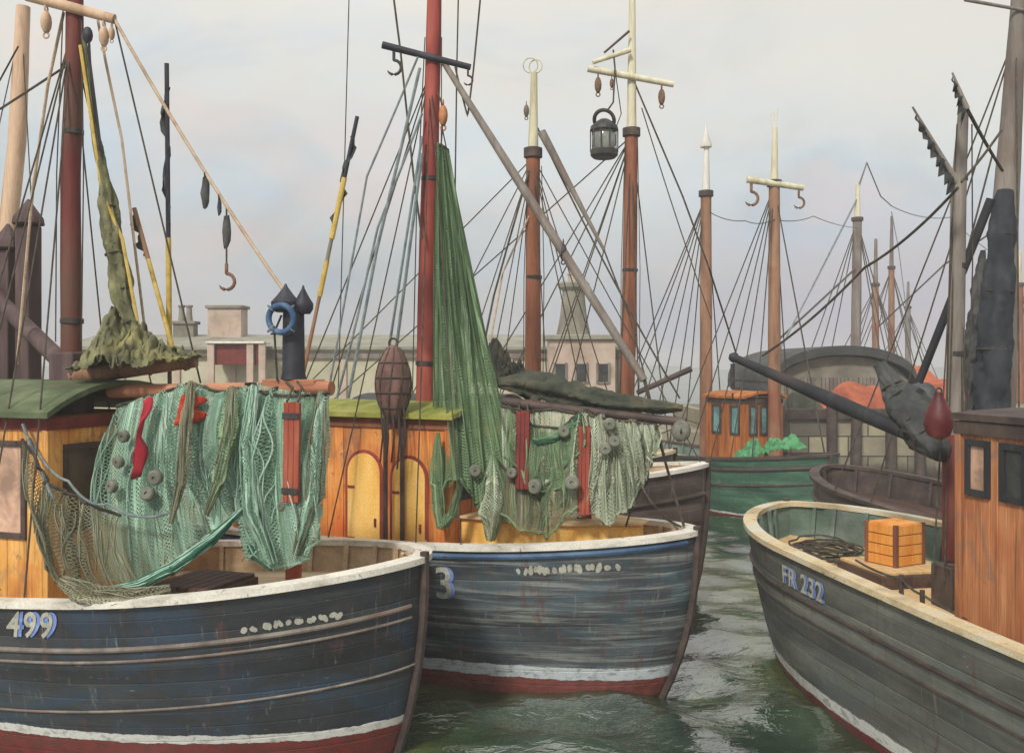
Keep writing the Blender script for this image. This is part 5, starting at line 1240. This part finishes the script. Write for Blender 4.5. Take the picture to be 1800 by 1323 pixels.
Fb = Boat('fishing_boat', 'small green fishing boat with a rust wheelhouse and two masts beside the pier', 8.75, 26.6, math.radians(-60), 10, 1.62, 1.98, 1.62, 1.8, .35, 2.6, 'fishing boats behind the front row', .35)
Fb.build_hull('hull_green', 'trim_dark', 'bulwark_green', 'deck', 'trim_dark', strakes=((.30, .05), (.75, .03)), nk=44, nw=16)
wq = Fb.s_at(1308, 0)
wf = simple_cabin(Fb, wq-.8, wq+.8, .72, 1.1, pz(700, Fb.W(wq, -1, 0).y), 'rust_house', 'rust_house', 'glass_teal')
yF = Fb.W(Fb.s_at(1362, 0), 0, 0).y
tall_mast(Fb, 1361, Fb.W(Fb.s_at(1361, .2), .2, 0).y, 225, 322, .175, 'mast_brown', 'cream', cross=(324, .85, 317, .82, 332), finial='prongs', wires=((.2, 0), (1.5, -1), (2.2, -1), (3, -1), (4, -1), (5, -1), (1.5, 1), (3, 1)), hangs=[(.08, 'h', .2), (.92, 'h', .16)], wr=.018)
tall_mast(Fb, 1241, Fb.W(Fb.s_at(1241, 0), 0, 0).y, 258, 340, .19, 'mast_brown', 'white_spar', finial='cone', wires=((6, -1), (7, -1), (8, -1), (9, -1), (5, -1), (8, 1), (6, 1)), wr=.02)
YF = Fb.W(wq, 0, 0).y
rope([P(1246, 372, YF), P(1310, 388, YF-.5), P(1361, 386, YF-1), P(1430, 380, YF+6), P(1507, 400, 50)], .014, 'rope', Fb.root, 'stay', .1)
heap('net_heap', 'bright leaf green net heaped over the rail of the small green boat', 'net', [P(1286, 818, Fb.W(2.6, -1.3, 0).y), P(1330, 796, Fb.W(1.8, -1.0, 0).y), P(1372, 788, Fb.W(1.0, -.6, 0).y), P(1412, 784, Fb.W(.5, -.2, 0).y)], .55, lambda x: .30+.16*math.sin(x*9)+.12*math.sin(x*23), 'bush', 23, part='netting')

K = Boat('fishing_boat', 'weathered fishing boat with a pale tan pole mast, behind the orange wheelhouse at far left', -8.0, 23.5, math.radians(-5), 11, 1.5, 2.4, 1.9, 2.2, .5, 3.0, 'fishing boats behind the front row', .5)
K.build_hull('hull_far', 'rail_tan', 'bulwark', 'deck', nk=36, nw=10); simple_cabin(K, 5, 7.6, .9, 1.3, 3.3, 'brown_ply', 'roof_slate')
Yk = K.W(4.2, 0, 0).y
spar([P(2, 640, Yk)-V((.25, 0, 2.6)), P(12, 420, Yk), P(30, 250, Yk), P(41, 12, Yk)], [.23, .22, .21, .16], 'mast_tan', K.root, 'mast')
for q in (2.6, 5.6): rope([P(38, 40, Yk), K.W(q, -K.hb(q, 0), K.sheer(q))], .014, 'rope', K.root, 'shroud')

# boat at the right edge: dark hull, great grey mast with a sail brailed round it
R = Boat('fishing_boat', 'dark brown fishing boat with the great grey mast, beyond the brown wheelhouse', 7.0, 21.3, math.radians(104), 12, 1.45, 2.25, 1.85, 2.1, .4, 3.0, 'fishing boats behind the front row', .5)
R.build_hull('hull_brown', 'trim_dark', 'trim_dark', 'deck_dark', nk=40, nw=12)
Yr = R.W(5.2, 0, 0).y
mr = spar([P(1752, 760, Yr)-V((0, 0, 2.2)), P(1756, 700, Yr), P(1765, 400, Yr), P(1778, 210, Yr), P(1789, 20, Yr), P(1790, -30, Yr)], [.27, .26, .22, .17, .12, .1], 'mast_grey', R.root, 'mast')
crosstree(mr, P(1788, 22, Yr), -.95, .16, .5, -.1, .03, 'mast_grey', [], 'block')
bundle('furled_sail', 'black slate sail brailed round the foot of the great grey mast', 'sail', [P(1767, 335, Yr-.12), P(1757, 470, Yr-.2), P(1747, 600, Yr-.25), P(1743, 735, Yr-.25)], [.12, .21, .23, .24, .25, .24], 'canvas_slate', (.2, .45, .7), None, .28, 31)
bundle('furled_sail', 'loose grey sail hanging left of the great grey mast, paler than the brailed one', 'sail', [P(1728, 440, Yr+.3), P(1722, 540, Yr+.3), P(1712, 640, Yr+.3), P(1706, 720, Yr+.3)], [.05, .2, .26, .2, .1], 'canvas_dark', None, None, .8, 33, None, .5)
for q, t in ((2.4, 1), (3.6, 1), (7.2, 1), (3, -1), (7, -1)): rope([P(1786, 60, Yr), R.W(q, t*R.hb(q, 0), R.sheer(q))], .014, 'rope', R.root, 'shroud', .02)
rope([P(1745, 270, Yr), P(1690, 480, Yr)], .016, 'rope', R.root, 'stay')
simple_cabin(R, 6.3, 8.4, .9, 1.3, 3.2, 'rust_house', 'roof_dark')

# boats moored beyond the pier: only their masts stand above it
def beyond(label, u, Y, vt, vm, r, mat, rot, x0=None, yard=None, lean=0):
    b = Boat('fishing_boat', label, (u-U0)/F*Y+3.4*math.cos(rot), Y+3.4*math.sin(rot), rot, 9, 1.4, 2.2, 1.8, 2, .5, 3, 'boats beyond the pier', .5)
    b.build_hull('hull_far', 'rail_tan', 'bulwark', 'deck', nk=24, nw=8)
    simple_cabin(b, 4.6, 6.6, .8, 1.2, 3.0, 'brown_ply', 'roof_slate')
    tall_mast(b, u, Y, vt, vm, r, mat, 'cream' if r > .22 else 'mast_grey', wires=((1, -1), (2, -1), (5.5, -1), (7, -1), (1.2, 1), (6, 1)), wr=.028, lean=lean)
    return b
b1 = beyond('weathered boat with a thick grey brown pole mast beyond the curved roof shed', 1507, 50, 325, 385, .24, 'mast_grey', -.2, lean=.2)
b2 = beyond('weathered boat with a brown mast beyond the pier, next right of the thick pole', 1539, 58, 420, 500, .2, 'mast_brown', -.3)
b3 = beyond('weathered boat with a tall thin brown mast beyond the pier, third from the shed roof', 1567, 60, 380, 470, .19, 'mast_brown', -.15)
b4 = beyond('weathered boat with a short slender grey mast beyond the pier beside the derrick boom', 1596, 72, 495, 540, .2, 'mast_grey', -.25)
b5 = beyond('weathered boat with a rust mast at the far right edge beyond the pier', 1791, 52, 440, 500, .24, 'mast_rust', .1)
Yb = 50
rope([P(1509, 345, Yb), P(1420, 520, Yb-2), P(1372, 612, 42)], .05, 'rope_grey', b1.root, 'stay'); spar([P(1507, 335, Yb), P(1524, 285, Yb)], [.06, .03], 'mast_grey', b1.root, 'gaff', 8); rope([P(1524, 287, Yb), P(1548, 345, Yb+2), P(1567, 362, 60)], .035, 'rope_grey', b1.root, 'stay'); rope([P(1567, 362, 60), P(1670, 382, 60), P(1791, 470, 52)], .035, 'rope_grey', b3.root, 'stay', .3)
rope([P(1567, 372, 60), P(1580, 440, 60), P(1600, 600, 59)], .03, 'rope_grey', b3.root, 'stay')
rope([P(1506, 470, Yb), P(1365, 600, Yb-6)], .05, 'rope', b1.root, 'stay'); rope([P(1785, 380, 52), P(1660, 465, 56), P(1540, 578, 58)], .05, 'rope', b3.root, 'stay')

def mast_gear(b, mast, foot, top, r0, r1, ks, seed):
    foot, top = V(foot), V(top); d = (top-foot).normalized(); rd = random.Random(seed)
    for k in ks:
        mb = MB(); r = r0+(r1-r0)*k; c = foot.lerp(top, k); mb.lathe([(r*1.02, -.035), (r*1.1, -.03), (r*1.1, .03), (r*1.02, .035)], c, 18, d); mb.build('iron_band', 'iron', mast, world=True)
    for sx in (-1, 1):
        o = V((sx*r0*1.25, -r0*.7, 0)); rope([foot.lerp(top, .02)+o, foot.lerp(top, .5)+o*.95+V((sx*.015, 0, 0)), foot.lerp(top, .98)+o*.7], .009, 'rope', b.root, 'halyard', 0, 5)
mast_gear(A, ma, A.W(mA, 0, 4.7), A.W(mA-.05, 0, 9.3), .135, .105, (.08, .62), 1)
mast_gear(B, mbm, V((bc.x-.03, bc.y, 3.95)), V((bc.x+.11, bc.y, 9.6)), .145, .115, (.1, .6), 2)
mast_gear(C, mc, V((cm.x-.02, cm.y, 3.9)), V((cm.x+.08, cm.y, pz(210, cm.y))), .105, .065, (.2, .5, .8), 3)
for bb_, mm_, uu, yy, v0_, v1_, rr_ in ((D, mD, 937, wd.y, 690, 285, .15), (E, mE, 1106, YE, 700, 250, .17)):
    mast_gear(bb_, mm_, P(uu, v0_, yy), P(uu+3, v1_, yy), rr_, rr_*.95, (.5,), 4)

# mooring lines between the near boats
rope([A.W(.4, .3, A.sheer(.4)+.05), B.W(3.4, -1.3, B.sheer(3.4)+.05)], .018, 'rope_tan', A.root, 'mooring_line', .12)
rope([B.W(.2, 0, B.sheer(.2)+.1), D.W(1.2, -1.0, D.sheer(1.2)+.05)], .016, 'rope', B.root, 'mooring_line', .15)

# ================================================================== air
mb = MB(); mb.box((-760, -75, -2.6), (760, 960, 14)); hz = mb.build('haze', 'trim_dark', smooth=False); hz['kind'] = 'stuff'
hm = bpy.data.materials.new('haze'); hm.use_nodes = True; hm.node_tree.nodes.clear()
ho = hm.node_tree.nodes.new('ShaderNodeOutputMaterial'); hv = hm.node_tree.nodes.new('ShaderNodeVolumePrincipled')
hv.inputs['Color'].default_value = (.93, .94, .95, 1); hv.inputs['Density'].default_value = .0023
hm.node_tree.links.new(hv.outputs[0], ho.inputs['Volume']); hz.data.materials.clear(); hz.data.materials.append(hm)

# ================================================================== light, sky, camera
SUN_EL, SUN_AZ = math.radians(42), math.radians(205)      # azimuth from +Y, clockwise: behind us to the left
wd_ = bpy.data.worlds.new('World'); SC.world = wd_; wd_.use_nodes = True
nt = wd_.node_tree; nt.nodes.clear()
N = lambda t, **k: (lambda o: [setattr(o, a, b) for a, b in k.items()] and o or o)(nt.nodes.new(t))
out = N('ShaderNodeOutputWorld'); bg = N('ShaderNodeBackground'); nt.links.new(bg.outputs[0], out.inputs[0])
sky = N('ShaderNodeTexSky', sky_type='NISHITA'); sky.sun_disc = False; sky.sun_elevation = SUN_EL; sky.sun_rotation = SUN_AZ; sky.air_density = 1.3; sky.dust_density = 4
tc = N('ShaderNodeTexCoord'); sx = N('ShaderNodeSeparateXYZ'); nt.links.new(tc.outputs['Generated'], sx.inputs[0])
r1 = N('ShaderNodeValToRGB'); nt.links.new(sx.outputs[2], r1.inputs[0])
KS = 10.1
def elems(r, st):
    e = r.color_ramp.elements
    while len(e) < len(st): e.new(.5)
    for i, (p, c) in enumerate(st): e[i].position = p; e[i].color = c
elems(r1, [(0, lin((178, 176, 182))), (.07, lin((184, 187, 190))), (.19, lin((204, 210, 212))), (.35, lin((224, 221, 213))), (1, (1.0, 1.0, 1.0, 1))])
mp = N('ShaderNodeMapping'); mp.inputs['Scale'].default_value = (2.2, 2.2, 5.0); nt.links.new(tc.outputs['Generated'], mp.inputs[0])
nz = N('ShaderNodeTexNoise'); nz.inputs['Scale'].default_value = 1.5; nz.inputs['Detail'].default_value = 6; nz.inputs['Roughness'].default_value = .55; nz.inputs['Distortion'].default_value = .5
nt.links.new(mp.outputs[0], nz.inputs['Vector'])
def mixn(f, a, b, mode='MIX'):
    x = nt.nodes.new('ShaderNodeMix'); x.data_type = 'RGBA'; x.blend_type = mode
    for s_, v_ in ((x.inputs[0], f), (x.inputs[6], a), (x.inputs[7], b)):
        if hasattr(v_, 'links'): nt.links.new(v_, s_)
        else: s_.default_value = v_
    return x.outputs[2]
r2 = N('ShaderNodeValToRGB'); nt.links.new(nz.outputs['Fac'], r2.inputs[0]); elems(r2, [(.30, (.80, .83, .85, 1)), (.5, (1, 1, 1, 1)), (.68, (1.06, 1.05, 1.03, 1))])
c0 = mixn(1.0, r1.outputs[0], r2.outputs[0], 'MULTIPLY')
nz2 = N('ShaderNodeTexNoise'); nz2.inputs['Scale'].default_value = 2.6; nz2.inputs['Detail'].default_value = 3; nt.links.new(mp.outputs[0], nz2.inputs['Vector'])
r3 = N('ShaderNodeValToRGB'); nt.links.new(nz2.outputs['Color'], r3.inputs[0]); elems(r3, [(.3, (.88, .97, 1.09, 1)), (.48, (1, 1, 1, 1)), (.56, (1.02, 1, .97, 1)), (.70, (1.12, .96, .92, 1))])
c1 = mixn(1.0, c0, r3.outputs[0], 'MULTIPLY')
def ramp_(sock, a, b, va=0, vb=1):
    mr = nt.nodes.new('ShaderNodeMapRange'); mr.interpolation_type = 'SMOOTHSTEP'; nt.links.new(sock, mr.inputs[0])
    for k_, v_ in zip((1, 2, 3, 4), (a, b, va, vb)): mr.inputs[k_].default_value = v_
    return mr.outputs[0]
def mul_(a, b):
    x = nt.nodes.new('ShaderNodeMath'); x.operation = 'MULTIPLY'; nt.links.new(a, x.inputs[0]); nt.links.new(b, x.inputs[1]); return x.outputs[0]
c1 = mixn(mul_(ramp_(sx.outputs[2], .16, .36), ramp_(sx.outputs[0], -.1, .45)), c1, lin((222, 218, 209)))          # thin warm cloud, upper right
c1 = mixn(mul_(ramp_(sx.outputs[2], .02, .2, .7, 0), ramp_(sx.outputs[0], .02, .4)), c1, lin((180, 172, 188)))       # violet bank low on the right
c1 = mixn(mul_(mul_(ramp_(nz2.outputs['Fac'], .5, .66, 0, .32), ramp_(sx.outputs[2], .02, .15)), ramp_(sx.outputs[2], .2, .34, 1, 0)), c1, lin((222, 198, 192)))   # rosy breaks
c2 = mixn(1.0, c1, (KS, KS, KS, 1), 'MULTIPLY')
c3 = mixn(.93, sky.outputs[0], c2)
nt.links.new(c3, bg.inputs['Color']); bg.inputs['Strength'].default_value = .1

sl = bpy.data.lights.new('sun', 'SUN'); sl.energy = 2.6; sl.angle = math.radians(8); sl.color = (1, .95, .88)
so = bpy.data.objects.new('sun', sl); COL.objects.link(so)
sd = V((math.sin(SUN_AZ)*math.cos(SUN_EL), math.cos(SUN_AZ)*math.cos(SUN_EL), math.sin(SUN_EL)))
so.rotation_euler = sd.to_track_quat('Z', 'Y').to_euler()

cd = bpy.data.cameras.new('camera'); cam = bpy.data.objects.new('camera', cd); COL.objects.link(cam)
cam.location = (0, 0, H); cam.rotation_euler = (PI/2, 0, 0); cd.sensor_width = 36; cd.lens = F/1800*36
cd.shift_y = -(661.5-V0)/1800; cd.clip_end = 3000; SC.camera = cam
SC.view_settings.view_transform = 'Standard'; SC.view_settings.look = 'None'; SC.view_settings.exposure = .20; SC.view_settings.gamma = 1
SC.render.engine = 'CYCLES'; SC.cycles.transparent_max_bounces = 24; SC.cycles.max_bounces = 6; SC.cycles.use_denoising = True
